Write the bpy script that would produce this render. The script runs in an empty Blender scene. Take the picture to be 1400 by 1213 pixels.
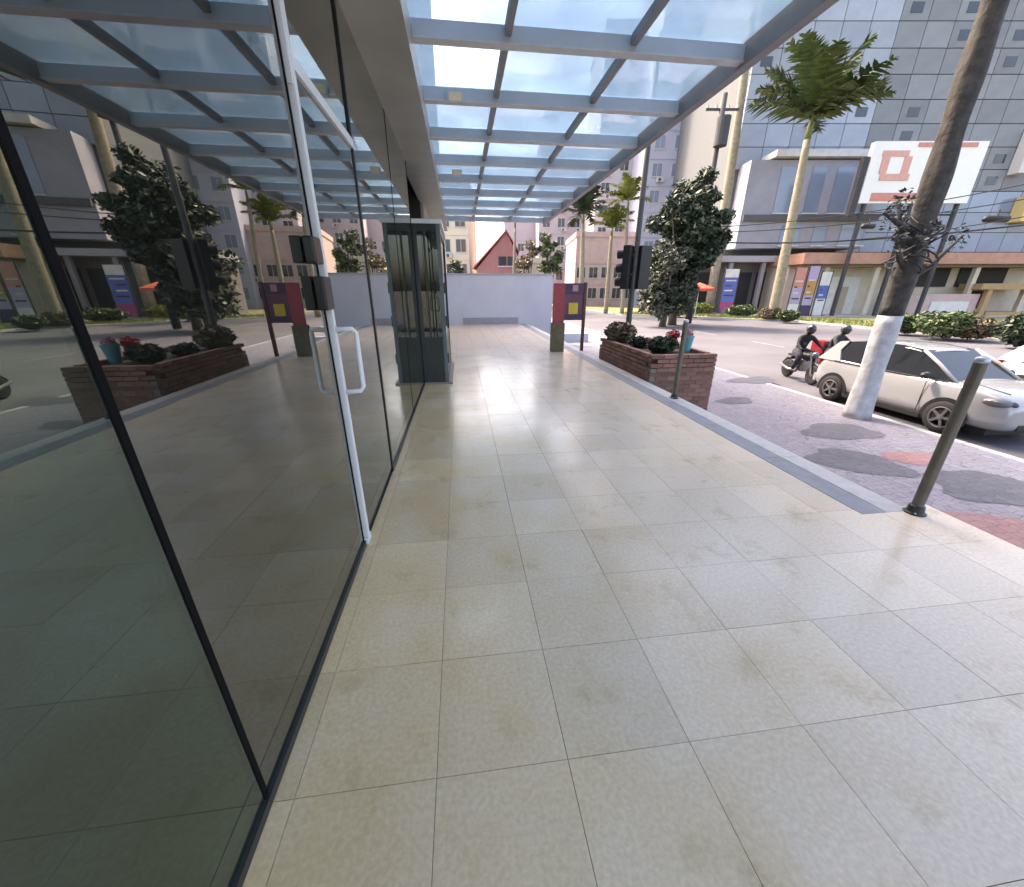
import bpy, bmesh, math, random
from mathutils import Vector, Matrix
random.seed(7)
SC = bpy.context.scene
COL = SC.collection
R = math.radians
# ------------------------------------------------------------------ camera, world, sun, exposure
TILT, YAW, EYE = 21.7, 7.2, 1.5
cd = bpy.data.cameras.new('camera')
cd.sensor_width = 36.0; cd.sensor_fit = 'HORIZONTAL'; cd.lens = 527.0 / 1400.0 * 36.0
cd.clip_start = 0.02; cd.clip_end = 3000
cam = bpy.data.objects.new('camera', cd); COL.objects.link(cam)
cam.location = (0, 0, EYE); cam.rotation_euler = (R(90 - TILT), 0, R(-YAW))
SC.camera = cam
SUN_EL, SUN_AZ = 50.0, 322.0          # azimuth clockwise from +Y: the sun stands ahead and left, over the shop building
w = bpy.data.worlds.new('World'); SC.world = w; w.use_nodes = True
nt = w.node_tree
sky = nt.nodes.new('ShaderNodeTexSky'); sky.sky_type = 'NISHITA'; sky.sun_disc = False
sky.sun_elevation = R(SUN_EL); sky.sun_rotation = R(SUN_AZ)
sky.air_density = 1.0; sky.dust_density = 5.0; sky.ozone_density = 1.0
nt.links.new(sky.outputs[0], nt.nodes['Background'].inputs[0])
nt.nodes['Background'].inputs[1].default_value = 0.15
sd = bpy.data.lights.new('sun', 'SUN'); sd.energy = 1.3; sd.angle = R(8.0); sd.color = (1, .96, .90)
sun = bpy.data.objects.new('sun', sd); COL.objects.link(sun); sun.location = (-20, -20, 40)
az = R(SUN_AZ); el = R(SUN_EL)
sdir = Vector((math.sin(az) * math.cos(el), math.cos(az) * math.cos(el), math.sin(el)))
sun.rotation_euler = sdir.to_track_quat('Z', 'Y').to_euler()
vs = SC.view_settings
vs.view_transform = 'Standard'; vs.look = 'None'; vs.gamma = 1.0; vs.use_curve_mapping = False
vs.exposure = 2.5
vs.use_white_balance = True; vs.white_balance_temperature = 7600; vs.white_balance_tint = 16   # the phone balanced for the shade

# ------------------------------------------------------------------ helpers
HD = Vector((math.sin(R(YAW)), math.cos(R(YAW)), 0)); RT = Vector((math.cos(R(YAW)), -math.sin(R(YAW)), 0))
FW = Vector((HD.x * math.cos(R(TILT)), HD.y * math.cos(R(TILT)), -math.sin(R(TILT)))); UP = RT.cross(FW)
def ray(x, y): return FW * 527.0 + RT * (x - 700.0) - UP * (y - 606.5)
def fl(x, y, z=0.0):                       # photograph point on the level z
    d = ray(x, y); t = (z - EYE) / d.z; return Vector((0, 0, EYE)) + d * t
def pd(x, y, D):                           # photograph point on the upright plane D metres ahead -> (sideways, height)
    d = ray(x, y); t = D / d.dot(HD); return t * d.dot(RT), EYE + t * d.z
def wpos(lat, D, z=0.0):                   # (sideways, ahead) -> world
    return RT * lat + HD * D + Vector((0, 0, z))

def lin(c):
    return tuple(((v / 12.92) if v <= .04045 else ((v + .055) / 1.055) ** 2.4) for v in c)
def rgb(r, g, b): return lin((r / 255., g / 255., b / 255.))

MATS = {}
def mat(name, col, rough=.6, metal=0., col2=None, nscale=6., bump=0., bscale=40., rnd=0., island=0., coat=0., spec=.5, coord='Object', trans=0.):
    if name in MATS: return MATS[name]
    m = bpy.data.materials.new(name); m.use_nodes = True; t = m.node_tree; N = t.nodes; L = t.links
    b = N['Principled BSDF']
    b.inputs['Roughness'].default_value = rough; b.inputs['Metallic'].default_value = metal
    b.inputs['Specular IOR Level'].default_value = spec
    if coat: b.inputs['Coat Weight'].default_value = coat; b.inputs['Coat Roughness'].default_value = .05
    tc = N.new('ShaderNodeTexCoord')
    if col2 is None: col2 = tuple(c * .82 for c in col)
    n = N.new('ShaderNodeTexNoise'); n.inputs['Scale'].default_value = nscale; n.inputs['Detail'].default_value = 6; n.inputs['Roughness'].default_value = .6
    L.new(tc.outputs[coord], n.inputs['Vector'])
    rp = N.new('ShaderNodeValToRGB'); rp.color_ramp.elements[0].position = .32; rp.color_ramp.elements[1].position = .68
    rp.color_ramp.elements[0].color = (*col2, 1); rp.color_ramp.elements[1].color = (*col, 1)
    L.new(n.outputs['Fac'], rp.inputs[0]); out = rp.outputs[0]
    if rnd or island:
        if island: g = N.new('ShaderNodeNewGeometry'); src = g.outputs['Random Per Island']; amt = island
        else: g = N.new('ShaderNodeObjectInfo'); src = g.outputs['Random']; amt = rnd
        mr = N.new('ShaderNodeMapRange'); mr.inputs[3].default_value = 1 - amt; mr.inputs[4].default_value = 1 + amt
        L.new(src, mr.inputs[0])
        hs = N.new('ShaderNodeHueSaturation'); L.new(out, hs.inputs['Color']); L.new(mr.outputs[0], hs.inputs['Value']); out = hs.outputs[0]
    L.new(out, b.inputs['Base Color'])
    if trans: b.inputs['Transmission Weight'].default_value = 0
    if bump:
        n2 = N.new('ShaderNodeTexNoise'); n2.inputs['Scale'].default_value = bscale; n2.inputs['Detail'].default_value = 5
        L.new(tc.outputs[coord], n2.inputs['Vector'])
        bp = N.new('ShaderNodeBump'); bp.inputs['Strength'].default_value = bump; bp.inputs['Distance'].default_value = .02
        L.new(n2.outputs['Fac'], bp.inputs['Height']); L.new(bp.outputs[0], b.inputs['Normal'])
    MATS[name] = m; return m

def glass_mat(name, tint, r0=.06, milk=0., milkcol=(.8, .85, .9), gl=(1, 1, 1), rough=.0):
    if name in MATS: return MATS[name]
    m = bpy.data.materials.new(name); m.use_nodes = True; t = m.node_tree; N = t.nodes; L = t.links
    N.remove(N['Principled BSDF']); out = N['Material Output']
    tr = N.new('ShaderNodeBsdfTransparent'); tr.inputs[0].default_value = (*tint, 1)
    gs = N.new('ShaderNodeBsdfGlossy'); gs.inputs['Roughness'].default_value = rough; gs.inputs['Color'].default_value = (*gl, 1)
    lw = N.new('ShaderNodeLayerWeight'); lw.inputs[0].default_value = .5
    pw = N.new('ShaderNodeMath'); pw.operation = 'POWER'; pw.inputs[1].default_value = 5; L.new(lw.outputs['Facing'], pw.inputs[0])
    ma = N.new('ShaderNodeMath'); ma.operation = 'MULTIPLY_ADD'; ma.inputs[1].default_value = 1 - r0; ma.inputs[2].default_value = r0; L.new(pw.outputs[0], ma.inputs[0])
    mx = N.new('ShaderNodeMixShader'); L.new(ma.outputs[0], mx.inputs[0]); 
    base = tr.outputs[0]
    tc = N.new('ShaderNodeTexCoord')
    if milk:
        df = N.new('ShaderNodeBsdfDiffuse'); df.inputs[0].default_value = (*milkcol, 1)
        tl = N.new('ShaderNodeBsdfTranslucent'); tl.inputs[0].default_value = (*milkcol, 1)
        m1 = N.new('ShaderNodeMixShader'); m1.inputs[0].default_value = .6; L.new(df.outputs[0], m1.inputs[1]); L.new(tl.outputs[0], m1.inputs[2])
        n = N.new('ShaderNodeTexNoise'); n.inputs['Scale'].default_value = 1.7; n.inputs['Detail'].default_value = 6; L.new(tc.outputs['Object'], n.inputs['Vector'])
        oi = N.new('ShaderNodeObjectInfo')
        ad = N.new('ShaderNodeMath'); ad.operation = 'ADD'; L.new(n.outputs['Fac'], ad.inputs[0]); L.new(oi.outputs['Random'], ad.inputs[1])
        mr = N.new('ShaderNodeMapRange'); mr.inputs[1].default_value = .2; mr.inputs[2].default_value = 1.6; mr.inputs[3].default_value = milk * .35; mr.inputs[4].default_value = min(1, milk * 1.6); L.new(ad.outputs[0], mr.inputs[0])
        m2 = N.new('ShaderNodeMixShader'); L.new(mr.outputs[0], m2.inputs[0]); L.new(tr.outputs[0], m2.inputs[1]); L.new(m1.outputs[0], m2.inputs[2]); base = m2.outputs[0]
    else:
        n = N.new('ShaderNodeTexNoise'); n.inputs['Scale'].default_value = 1.1; n.inputs['Detail'].default_value = 2; L.new(tc.outputs['Object'], n.inputs['Vector'])
        bp = N.new('ShaderNodeBump'); bp.inputs['Strength'].default_value = .012; bp.inputs['Distance'].default_value = .02; L.new(n.outputs['Fac'], bp.inputs['Height']); L.new(bp.outputs[0], gs.inputs['Normal'])
    L.new(base, mx.inputs[1]); L.new(gs.outputs[0], mx.inputs[2]); L.new(mx.outputs[0], out.inputs[0])
    MATS[name] = m; return m

def wm(o):
    m = o.matrix_basis
    if o.parent: m = wm(o.parent) @ o.matrix_parent_inverse @ m
    return m
class MB:
    def __init__(s): s.v = []; s.f = []
    def add(s, vs, fs):
        k = len(s.v); s.v += [tuple(v) for v in vs]; s.f += [tuple(i + k for i in f) for f in fs]; return s
    def box(s, x0, x1, y0, y1, z0, z1, M=None):
        vs = [Vector((x, y, z)) for z in (z0, z1) for y in (y0, y1) for x in (x0, x1)]
        if M is not None: vs = [M @ v for v in vs]
        return s.add(vs, [(0, 2, 3, 1), (4, 5, 7, 6), (0, 1, 5, 4), (2, 6, 7, 3), (0, 4, 6, 2), (1, 3, 7, 5)])
    def tube(s, pts, rad, n=8, cap=True):
        pts = [Vector(p) for p in pts]
        if not hasattr(rad, '__len__'): rad = [rad] * len(pts)
        rings = []
        prev = None
        for i, p in enumerate(pts):
            d = (pts[min(i + 1, len(pts) - 1)] - pts[max(i - 1, 0)]).normalized()
            a = Vector((0, 0, 1)) if abs(d.z) < .9 else Vector((1, 0, 0))
            if prev is not None: a = prev
            u = (a - d * a.dot(d)).normalized(); vv = d.cross(u); prev = u
            rings.append([p + (u * math.cos(2 * math.pi * k / n) + vv * math.sin(2 * math.pi * k / n)) * rad[i] for k in range(n)])
        vs = [q for r in rings for q in r]; fs = []
        for i in range(len(pts) - 1):
            for k in range(n):
                a = i * n + k; b = i * n + (k + 1) % n; fs.append((a, b, b + n, a + n))
        if cap: fs.append(tuple(range(n - 1, -1, -1))); fs.append(tuple((len(pts) - 1) * n + k for k in range(n)))
        return s.add(vs, fs)
    def lathe(s, prof, c=(0, 0, 0), n=20, M=None, cap=True):
        vs = []; fs = []
        for r, z in prof:
            for k in range(n):
                a = 2 * math.pi * k / n; v = Vector((r * math.cos(a), r * math.sin(a), z))
                if M is not None: v = M @ v
                vs.append(v + Vector(c))
        for i in range(len(prof) - 1):
            for k in range(n):
                a = i * n + k; b = i * n + (k + 1) % n; fs.append((a, b, b + n, a + n))
        if cap: fs.append(tuple(range(n - 1, -1, -1))); fs.append(tuple((len(prof) - 1) * n + k for k in range(n)))
        return s.add(vs, fs)
    def prism(s, poly, t0, t1, f):          # poly of (a,b); f(a,b,t) -> xyz
        n = len(poly); vs = [f(a, b, t0) for a, b in poly] + [f(a, b, t1) for a, b in poly]
        fs = [tuple(range(n)), tuple(range(2 * n - 1, n - 1, -1))] + [(i, i + n, (i + 1) % n + n, (i + 1) % n) for i in range(n)]
        return s.add(vs, fs)
    def ell(s, c, r, n=12, m=8):
        vs = []; fs = []
        for i in range(1, m):
            t = math.pi * i / m
            for k in range(n):
                a = 2 * math.pi * k / n; vs.append((c[0] + r[0] * math.sin(t) * math.cos(a), c[1] + r[1] * math.sin(t) * math.sin(a), c[2] + r[2] * math.cos(t)))
        top = len(vs); vs.append((c[0], c[1], c[2] + r[2])); bot = len(vs); vs.append((c[0], c[1], c[2] - r[2]))
        for i in range(m - 2):
            for k in range(n):
                a = i * n + k; b = i * n + (k + 1) % n; fs.append((a, a + n, b + n, b))
        for k in range(n): fs.append((top, k, (k + 1) % n)); fs.append((bot, (m - 2) * n + (k + 1) % n, (m - 2) * n + k))
        return s.add(vs, fs)
    def mesh(s, name, m, smooth=False, bevel=0.):
        me = bpy.data.meshes.new(name); me.from_pydata(s.v, [], s.f)
        bm = bmesh.new(); bm.from_mesh(me); bmesh.ops.recalc_face_normals(bm, faces=bm.faces)
        if bevel: bmesh.ops.bevel(bm, geom=list(bm.edges), offset=bevel, segments=2, affect='EDGES', profile=.7)
        bm.to_mesh(me); bm.free()
        if smooth:
            for p in me.polygons: p.use_smooth = True
        me.materials.append(m); me.update(); return me
    def build(s, name, m, parent=None, world=False, smooth=False, bevel=0., sub=0):
        o = bpy.data.objects.new(name, s.mesh(name, m, smooth, bevel)); COL.objects.link(o)
        if parent is not None:
            o.parent = parent
            if world: o.matrix_parent_inverse = wm(parent).inverted()
        if sub:
            sm = o.modifiers.new('sub', 'SUBSURF'); sm.levels = sub; sm.render_levels = sub
        return o
def piece(name, me, loc, parent, world=True, rz=0., scale=None):
    o = bpy.data.objects.new(name, me); COL.objects.link(o); o.location = loc
    if rz: o.rotation_euler = (0, 0, rz)
    if scale: o.scale = scale
    o.parent = parent
    if world: o.matrix_parent_inverse = wm(parent).inverted()
    return o
def empty(name, loc=(0, 0, 0), rz=0., label=None, cat=None, group=None):
    o = bpy.data.objects.new(name, None); COL.objects.link(o); o.location = loc; o.rotation_euler = (0, 0, rz); o.empty_display_size = .2
    if label: tag(o, label, cat, group)
    return o
def tag(o, label=None, cat=None, group=None, kind=None):
    if label: o['label'] = label
    if cat: o['category'] = cat
    if group: o['group'] = group
    if kind: o['kind'] = kind
    return o
def copy_tree(o, parent=None):
    c = o.copy(); COL.objects.link(c)
    if parent is not None:
        c.parent = parent; c.matrix_parent_inverse = o.matrix_parent_inverse.copy()
    for ch in [q for q in bpy.data.objects if q.parent == o]: copy_tree(ch, c)
    return c

# ------------------------------------------------------------------ ground, street, walkway (the setting)
ZS, ZR = -.88, -1.0                      # street pavement, road
M_ground = mat('ground', (.20, .19, .17), .9, col2=(.12, .13, .09), nscale=.15, coord='Object')
g = MB().add([(-900, -900, ZR - .03), (900, -900, ZR - .03), (900, 900, ZR - .03), (-900, 900, ZR - .03)], [(0, 1, 2, 3)]).build('ground', M_ground); tag(g, kind='structure')
M_asph = mat('asphalt', (.125, .123, .14), .75, col2=(.082, .081, .093), nscale=.35, bump=.35, bscale=90, coord='Object')
rd = MB().add([(8.35, -60, ZR), (28, -60, ZR), (28, 30.5, ZR), (17, 41.5, ZR), (17, 90, ZR), (8.35, 90, ZR)], [(0, 1, 2, 3, 4, 5)]).build('road', M_asph); tag(rd, kind='structure')
M_line = mat('road_paint', (.34, .335, .32), .7, col2=(.17, .17, .17), nscale=5)
for k in range(8):
    y = -4 + k * 5.2
    MB().add([(15.0, y, ZR + .005), (15.13, y, ZR + .005), (15.13, y + 2.2, ZR + .005), (15.0, y + 2.2, ZR + .005)], [(0, 1, 2, 3)]).build('lane_marking', M_line, rd, world=True)

# street pavement with Portuguese stone look
def mosaic(name, c1, c2, joint):
    m = bpy.data.materials.new(name); m.use_nodes = True; t = m.node_tree; N = t.nodes; L = t.links; b = N['Principled BSDF']
    tc = N.new('ShaderNodeTexCoord'); vo = N.new('ShaderNodeTexVoronoi'); vo.inputs['Scale'].default_value = 9; vo.inputs['Randomness'].default_value = .6
    L.new(tc.outputs['Object'], vo.inputs['Vector'])
    ve = N.new('ShaderNodeTexVoronoi'); ve.feature = 'DISTANCE_TO_EDGE'; ve.inputs['Scale'].default_value = 9; ve.inputs['Randomness'].default_value = .6; L.new(tc.outputs['Object'], ve.inputs['Vector'])
    sp = N.new('ShaderNodeSeparateColor'); L.new(vo.outputs['Color'], sp.inputs[0])
    no = N.new('ShaderNodeTexNoise'); no.inputs['Scale'].default_value = 1.1; no.inputs['Detail'].default_value = 4; L.new(tc.outputs['Object'], no.inputs['Vector'])
    ad = N.new('ShaderNodeMath'); ad.operation = 'ADD'; L.new(sp.outputs[0], ad.inputs[0]); L.new(no.outputs['Fac'], ad.inputs[1])
    mr = N.new('ShaderNodeMapRange'); mr.inputs[1].default_value = .3; mr.inputs[2].default_value = 1.6; L.new(ad.outputs[0], mr.inputs[0])
    mc = N.new('ShaderNodeMix'); mc.data_type = 'RGBA'; mc.inputs[6].default_value = (*c1, 1); mc.inputs[7].default_value = (*c2, 1); L.new(mr.outputs[0], mc.inputs[0])
    st = N.new('ShaderNodeMapRange'); st.inputs[1].default_value = .0; st.inputs[2].default_value = .06; L.new(ve.outputs['Distance'], st.inputs[0])
    m2 = N.new('ShaderNodeMix'); m2.data_type = 'RGBA'; m2.inputs[6].default_value = (*joint, 1); L.new(st.outputs[0], m2.inputs[0]); L.new(mc.outputs[2], m2.inputs[7])
    L.new(m2.outputs[2], b.inputs['Base Color']); b.inputs['Roughness'].default_value = .6
    bp = N.new('ShaderNodeBump'); bp.inputs['Strength'].default_value = .4; bp.inputs['Distance'].default_value = .01; L.new(st.outputs[0], bp.inputs['Height']); L.new(bp.outputs[0], b.inputs['Normal'])
    return m
M_mos = mosaic('pavement_stone', (.155, .15, .185), (.205, .20, .24), (.08, .08, .09))
M_mosd = mosaic('pavement_stone_dark', (.065, .068, .088), (.095, .098, .12), (.045, .045, .05))
M_mosr = mosaic('pavement_stone_red', (.20, .105, .11), (.26, .15, .15), (.10, .07, .07))
pv = MB().box(3.1, 8.2, -40, 60, ZR - .02, ZS).build('pavement', M_mos); tag(pv, kind='structure')
M_kerb = mat('kerb_stone', (.42, .41, .40), .75, col2=(.30, .30, .30), nscale=3, bump=.2)
kme = MB().box(0, .15, 0, .985, ZR - .02, ZS + .004).mesh('kerb_stone', M_kerb, bevel=.012)
for k in range(40): piece('kerb_stone', kme, (8.2, -6 + k, 0), pv)
def blob(px, py, rx, ry, rot, m, nm='paving_inlay'):
    c = fl(px, py, ZS); pts = []
    for k in range(72):
        a = 2 * math.pi * k / 72; q = 1 + .10 * math.sin(3 * a + px) + .06 * math.sin(5 * a + py) + random.uniform(-.05, .05)
        x = rx * math.cos(a) * q; y = ry * math.sin(a) * q
        pts.append((c.x + x * math.cos(rot) - y * math.sin(rot), c.y + x * math.sin(rot) + y * math.cos(rot), ZS + .005))
    MB().add(pts, [tuple(range(72))]).build(nm, m, pv, world=True)
blob(1148, 590, .72, .42, .1, M_mosd); blob(1172, 632, .62, .48, -.5, M_mosd); blob(1366, 668, .80, .5, -.2, M_mosd)
blob(1245, 626, .42, .24, .0, M_mosr); blob(1385, 732, .8, .40, -.3, M_mosr); blob(1030, 520, .8, .4, .2, M_mosd); blob(1005, 548, .5, .26, .3, M_mosd)

# walkway podium: slab, tiles, edge strips
def stone_tile(name, base, stain, rough, brick=None):
    m = bpy.data.materials.new(name); m.use_nodes = True; t = m.node_tree; N = t.nodes; L = t.links; b = N['Principled BSDF']
    ge = N.new('ShaderNodeNewGeometry'); tc = ge.outputs['Position']
    n1 = N.new('ShaderNodeTexNoise'); n1.inputs['Scale'].default_value = 1.5; n1.inputs['Detail'].default_value = 7; n1.inputs['Roughness'].default_value = .62; L.new(tc, n1.inputs['Vector'])
    n2 = N.new('ShaderNodeTexNoise'); n2.inputs['Scale'].default_value = 60; n2.inputs['Detail'].default_value = 4; L.new(tc, n2.inputs['Vector'])
    sx = N.new('ShaderNodeSeparateXYZ'); L.new(tc, sx.inputs[0])
    # the stone is yellowed with wear along the shop front
    wr = N.new('ShaderNodeMapRange'); wr.inputs[1].default_value = -.7; wr.inputs[2].default_value = 1.7; wr.inputs[3].default_value = .30; wr.inputs[4].default_value = -.16; L.new(sx.outputs[0], wr.inputs[0])
    ad = N.new('ShaderNodeMath'); ad.operation = 'ADD'; L.new(n1.outputs['Fac'], ad.inputs[0]); L.new(wr.outputs[0], ad.inputs[1])
    rp = N.new('ShaderNodeValToRGB'); rp.color_ramp.elements[0].position = .36; rp.color_ramp.elements[1].position = .78
    rp.color_ramp.elements[0].color = (*base, 1); rp.color_ramp.elements[1].color = (*stain, 1); L.new(ad.outputs[0], rp.inputs[0])
    sp = N.new('ShaderNodeMapRange'); sp.inputs[1].default_value = .35; sp.inputs[2].default_value = .7; sp.inputs[3].default_value = .90; sp.inputs[4].default_value = 1.07; L.new(n2.outputs['Fac'], sp.inputs[0])
    oi = N.new('ShaderNodeObjectInfo'); om = N.new('ShaderNodeMapRange'); om.inputs[3].default_value = .91; om.inputs[4].default_value = 1.05; L.new(oi.outputs['Random'], om.inputs[0])
    mu = N.new('ShaderNodeMath'); mu.operation = 'MULTIPLY'; L.new(sp.outputs[0], mu.inputs[0]); L.new(om.outputs[0], mu.inputs[1])
    hs = N.new('ShaderNodeHueSaturation'); L.new(rp.outputs[0], hs.inputs['Color']); L.new(mu.outputs[0], hs.inputs['Value']); out = hs.outputs[0]
    n3 = N.new('ShaderNodeTexNoise'); n3.inputs['Scale'].default_value = 3.1; n3.inputs['Detail'].default_value = 8; n3.inputs['Roughness'].default_value = .68; L.new(tc, n3.inputs['Vector'])
    b3 = N.new('ShaderNodeMapRange'); b3.inputs[1].default_value = .56; b3.inputs[2].default_value = .74; b3.inputs[3].default_value = 0; b3.inputs[4].default_value = .7; L.new(n3.outputs['Fac'], b3.inputs[0])
    mb3 = N.new('ShaderNodeMix'); mb3.data_type = 'RGBA'; L.new(b3.outputs[0], mb3.inputs[0]); L.new(out, mb3.inputs[6]); mb3.inputs[7].default_value = (.40, .30, .17, 1); out = mb3.outputs[2]
    n4 = N.new('ShaderNodeTexVoronoi'); n4.inputs['Scale'].default_value = 2.6; L.new(tc, n4.inputs['Vector'])
    b4 = N.new('ShaderNodeMapRange'); b4.inputs[1].default_value = .018; b4.inputs[2].default_value = .032; b4.inputs[3].default_value = .5; b4.inputs[4].default_value = 0; L.new(n4.outputs['Distance'], b4.inputs[0])
    mb4 = N.new('ShaderNodeMix'); mb4.data_type = 'RGBA'; L.new(b4.outputs[0], mb4.inputs[0]); L.new(out, mb4.inputs[6]); mb4.inputs[7].default_value = (.24, .21, .18, 1); out = mb4.outputs[2]
    if brick:
        bk = N.new('ShaderNodeTexBrick'); bk.offset = 0; bk.inputs['Scale'].default_value = 1; bk.inputs['Brick Width'].default_value = .445; bk.inputs['Row Height'].default_value = .44; bk.inputs['Mortar Size'].default_value = .004
        mp = N.new('ShaderNodeMapping'); mp.inputs['Location'].default_value = (.15, -.8, 0); L.new(tc, mp.inputs[0]); L.new(mp.outputs[0], bk.inputs['Vector'])
        mx = N.new('ShaderNodeMix'); mx.data_type = 'RGBA'; L.new(bk.outputs['Fac'], mx.inputs[0]); L.new(out, mx.inputs[6]); mx.inputs[7].default_value = (.30, .27, .22, 1); out = mx.outputs[2]
    L.new(out, b.inputs['Base Color'])
    rr = N.new('ShaderNodeMapRange'); rr.inputs[1].default_value = .3; rr.inputs[2].default_value = .7; rr.inputs[3].default_value = rough * .7; rr.inputs[4].default_value = rough * 1.35; L.new(n1.outputs['Fac'], rr.inputs[0]); L.new(rr.outputs[0], b.inputs['Roughness'])
    bp = N.new('ShaderNodeBump'); bp.inputs['Strength'].default_value = .05; bp.inputs['Distance'].default_value = .01; L.new(n2.outputs['Fac'], bp.inputs['Height']); L.new(bp.outputs[0], b.inputs['Normal'])
    return m
BASE, STAIN = (.75, .615, .48), (.66, .475, .27)
M_tile = stone_tile('floor_tile', BASE, STAIN, .19)
M_field = stone_tile('floor_tile_field', BASE, STAIN, .18, brick=True)
M_grout = mat('grout', (.56, .49, .37), .9, col2=(.12, .095, .065), bump=.2, nscale=2.6)
wk = MB().box(-.67, 3.2, -4, 26, ZR, -.011).box(3.2, 3.42, -4, 2.05, ZR, -.011).build('walkway', M_grout); tag(wk, kind='structure')
XB = [-.595 + .445 * k for k in range(8)]; TY0 = .8 - .44 * 7; NR = 27; YFAR = TY0 + NR * .44
GAP = .0009
tme = MB().box(-.2225 + GAP, .2225 - GAP, -.22 + GAP, .22 - GAP, -.012, 0).mesh('floor_tile', M_tile, bevel=.0008)
tnar = MB().box(-.665, -.595 - GAP, -.22 + GAP, .22 - GAP, -.012, 0).mesh('border_tile', M_tile, bevel=.0008)
tcut = MB().box(2.52 + GAP, 2.798 - GAP, -.22 + GAP, .22 - GAP, -.012, 0).mesh('cut_tile', M_tile, bevel=.0008)
for r in range(NR):
    yc = TY0 + (r + .5) * .44
    piece('border_tile', tnar, (0, yc, 0), wk)
    for c in range(9):
        if c == 7 and yc > 1.9: piece('cut_tile', tcut, (0, yc, 0), wk)
        elif c < 7 or yc < 1.9:
            o = piece('floor_tile', tme, (XB[0] + (c + .5) * .445, yc, random.uniform(-.0006, .0006)), wk)
MB().box(-.67, 2.798, YFAR + .002, 25.9, -.0115, 0).build('paving_field', M_field, wk, world=True)
M_strip = mat('granite_strip', (.27, .275, .30), .45, col2=(.20, .205, .225), nscale=9, bump=.06, bscale=120)
M_strip2 = mat('granite_edge', (.50, .49, .47), .5, col2=(.40, .39, .38), nscale=9, bump=.06, bscale=120)
sm1 = MB().box(2.80, 3.0, 0, .996, -.0115, .002).mesh('granite_strip', M_strip, bevel=.002)
sm2 = MB().box(3.003, 3.2, 0, .996, -.0115, .004).mesh('edge_stone', M_strip2, bevel=.006)
for k in range(24):
    piece('granite_strip', sm1, (0, 2.055 + k, 0), wk); piece('edge_stone', sm2, (0, 2.055 + k, 0), wk)

# ------------------------------------------------------------------ shop building with glass front
M_dark = mat('black_channel', (.02, .021, .022), .35)
M_joint = mat('black_seal', (.004, .004, .005), .8, spec=.15)
M_white = mat('white_paint', (.78, .79, .80), .35, col2=(.70, .71, .73), nscale=3)
M_glassL = glass_mat('front_glass_green', (.30, .45, .34), .15, gl=(.88, 1.0, .90), milk=.05, milkcol=(.42, .48, .42))
M_glassR = glass_mat('front_glass', (.36, .38, .35), .21, gl=(.98, 1.0, .94), milk=.05, milkcol=(.50, .50, .44))
M_concrete = mat('render_wall', (.48, .46, .43), .85, col2=(.40, .385, .36), nscale=1.2, bump=.1)
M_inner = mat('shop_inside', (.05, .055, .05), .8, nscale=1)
M_beam = mat('beam_paint', (.42, .40, .36), .4, col2=(.34, .32, .28), nscale=2.2)
GX = -.67
shop = empty('shop_building', (-3, 4, 0), label='shop building with a long dark mirroring glass front beside the walkway', cat='building')
def wbox(nm, m, *a, par=shop, bevel=0.): return MB().box(*a).build(nm, m, par, world=True, bevel=bevel)
wbox('upper_wall', M_concrete, -9, GX - .02, -6, 24, 3.66, 15)
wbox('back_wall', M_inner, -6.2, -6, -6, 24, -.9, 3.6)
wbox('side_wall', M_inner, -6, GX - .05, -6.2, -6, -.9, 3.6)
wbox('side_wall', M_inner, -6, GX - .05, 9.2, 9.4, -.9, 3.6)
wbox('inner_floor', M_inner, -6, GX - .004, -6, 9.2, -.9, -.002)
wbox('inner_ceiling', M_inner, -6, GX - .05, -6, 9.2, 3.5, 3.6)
wbox('long_wall', M_concrete, -.9, GX, 9.4, 24, -.9, 3.66)
hb = wbox('header_beam', M_beam, GX - .06, -.30, -6, 13.6, 3.20, 3.56, bevel=.006)
wbox('header_flange', M_beam, GX - .07, -.285, -6, 13.6, 3.185, 3.2, par=hb)
wbox('base_channel', M_dark, GX - .03, GX + .012, -6, 2.13, 0, .035)
wbox('base_channel', M_dark, GX - .03, GX + .012, 3.22, 6.62, 0, .035)
seams = [-6, -3.2, -1.2, .80, 2.13]
for a, b in zip(seams[:-1], seams[1:]):
    wbox('glass_pane', M_glassL if b < .9 else M_glassR, GX - .010, GX, a + .005, b - .005, .03, 3.2)
    wbox('seal_strip', M_joint, GX - .013, GX + .003, b - .009 if b < 2 else b - .012, b + .009 if b < 2 else b - .001, .03, 3.2)
for a, b in ((3.24, 4.95), (4.95, 6.62)):
    wbox('glass_pane', M_glassR, GX - .010, GX, a + .005, b - .005, .03, 3.2)
    wbox('seal_strip', M_joint, GX - .013, GX + .003, b - .008, b + .006, .03, 3.2)
wbox('glass_pane', M_glassR, GX - .010, GX, 2.2, 3.23, 2.425, 3.2)
wbox('transom', M_white, GX - .02, GX + .02, 2.19, 3.2, 2.37, 2.42, bevel=.003)
wbox('door_post', M_dark, GX - .02, GX + .012, 3.205, 3.235, 0, 3.2)
wbox('door_stile_frame', M_white, GX - .02, GX + .022, 2.14, 2.165, 2.3, 3.2)
door = wbox('door', M_glassR, GX - .008, GX + .004, 2.19, 3.2, .05, 2.365)
wbox('door_stile', M_white, GX - .016, GX + .026, 2.15, 2.188, .045, 3.19, par=door, bevel=.004)
wbox('floor_pivot', M_white, GX - .02, GX + .025, 2.13, 2.22, .002, .042, par=door, bevel=.004)
hx = GX + .10
hd = MB().tube([(GX + .026, 2.17, 1.31), (hx, 2.19, 1.31), (hx + .012, 2.21, 1.29), (hx + .012, 2.21, 1.0), (hx, 2.19, .98), (GX + .026, 2.17, .98)], .013, 10).build('handle', M_white, door, world=True, smooth=True)
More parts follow.
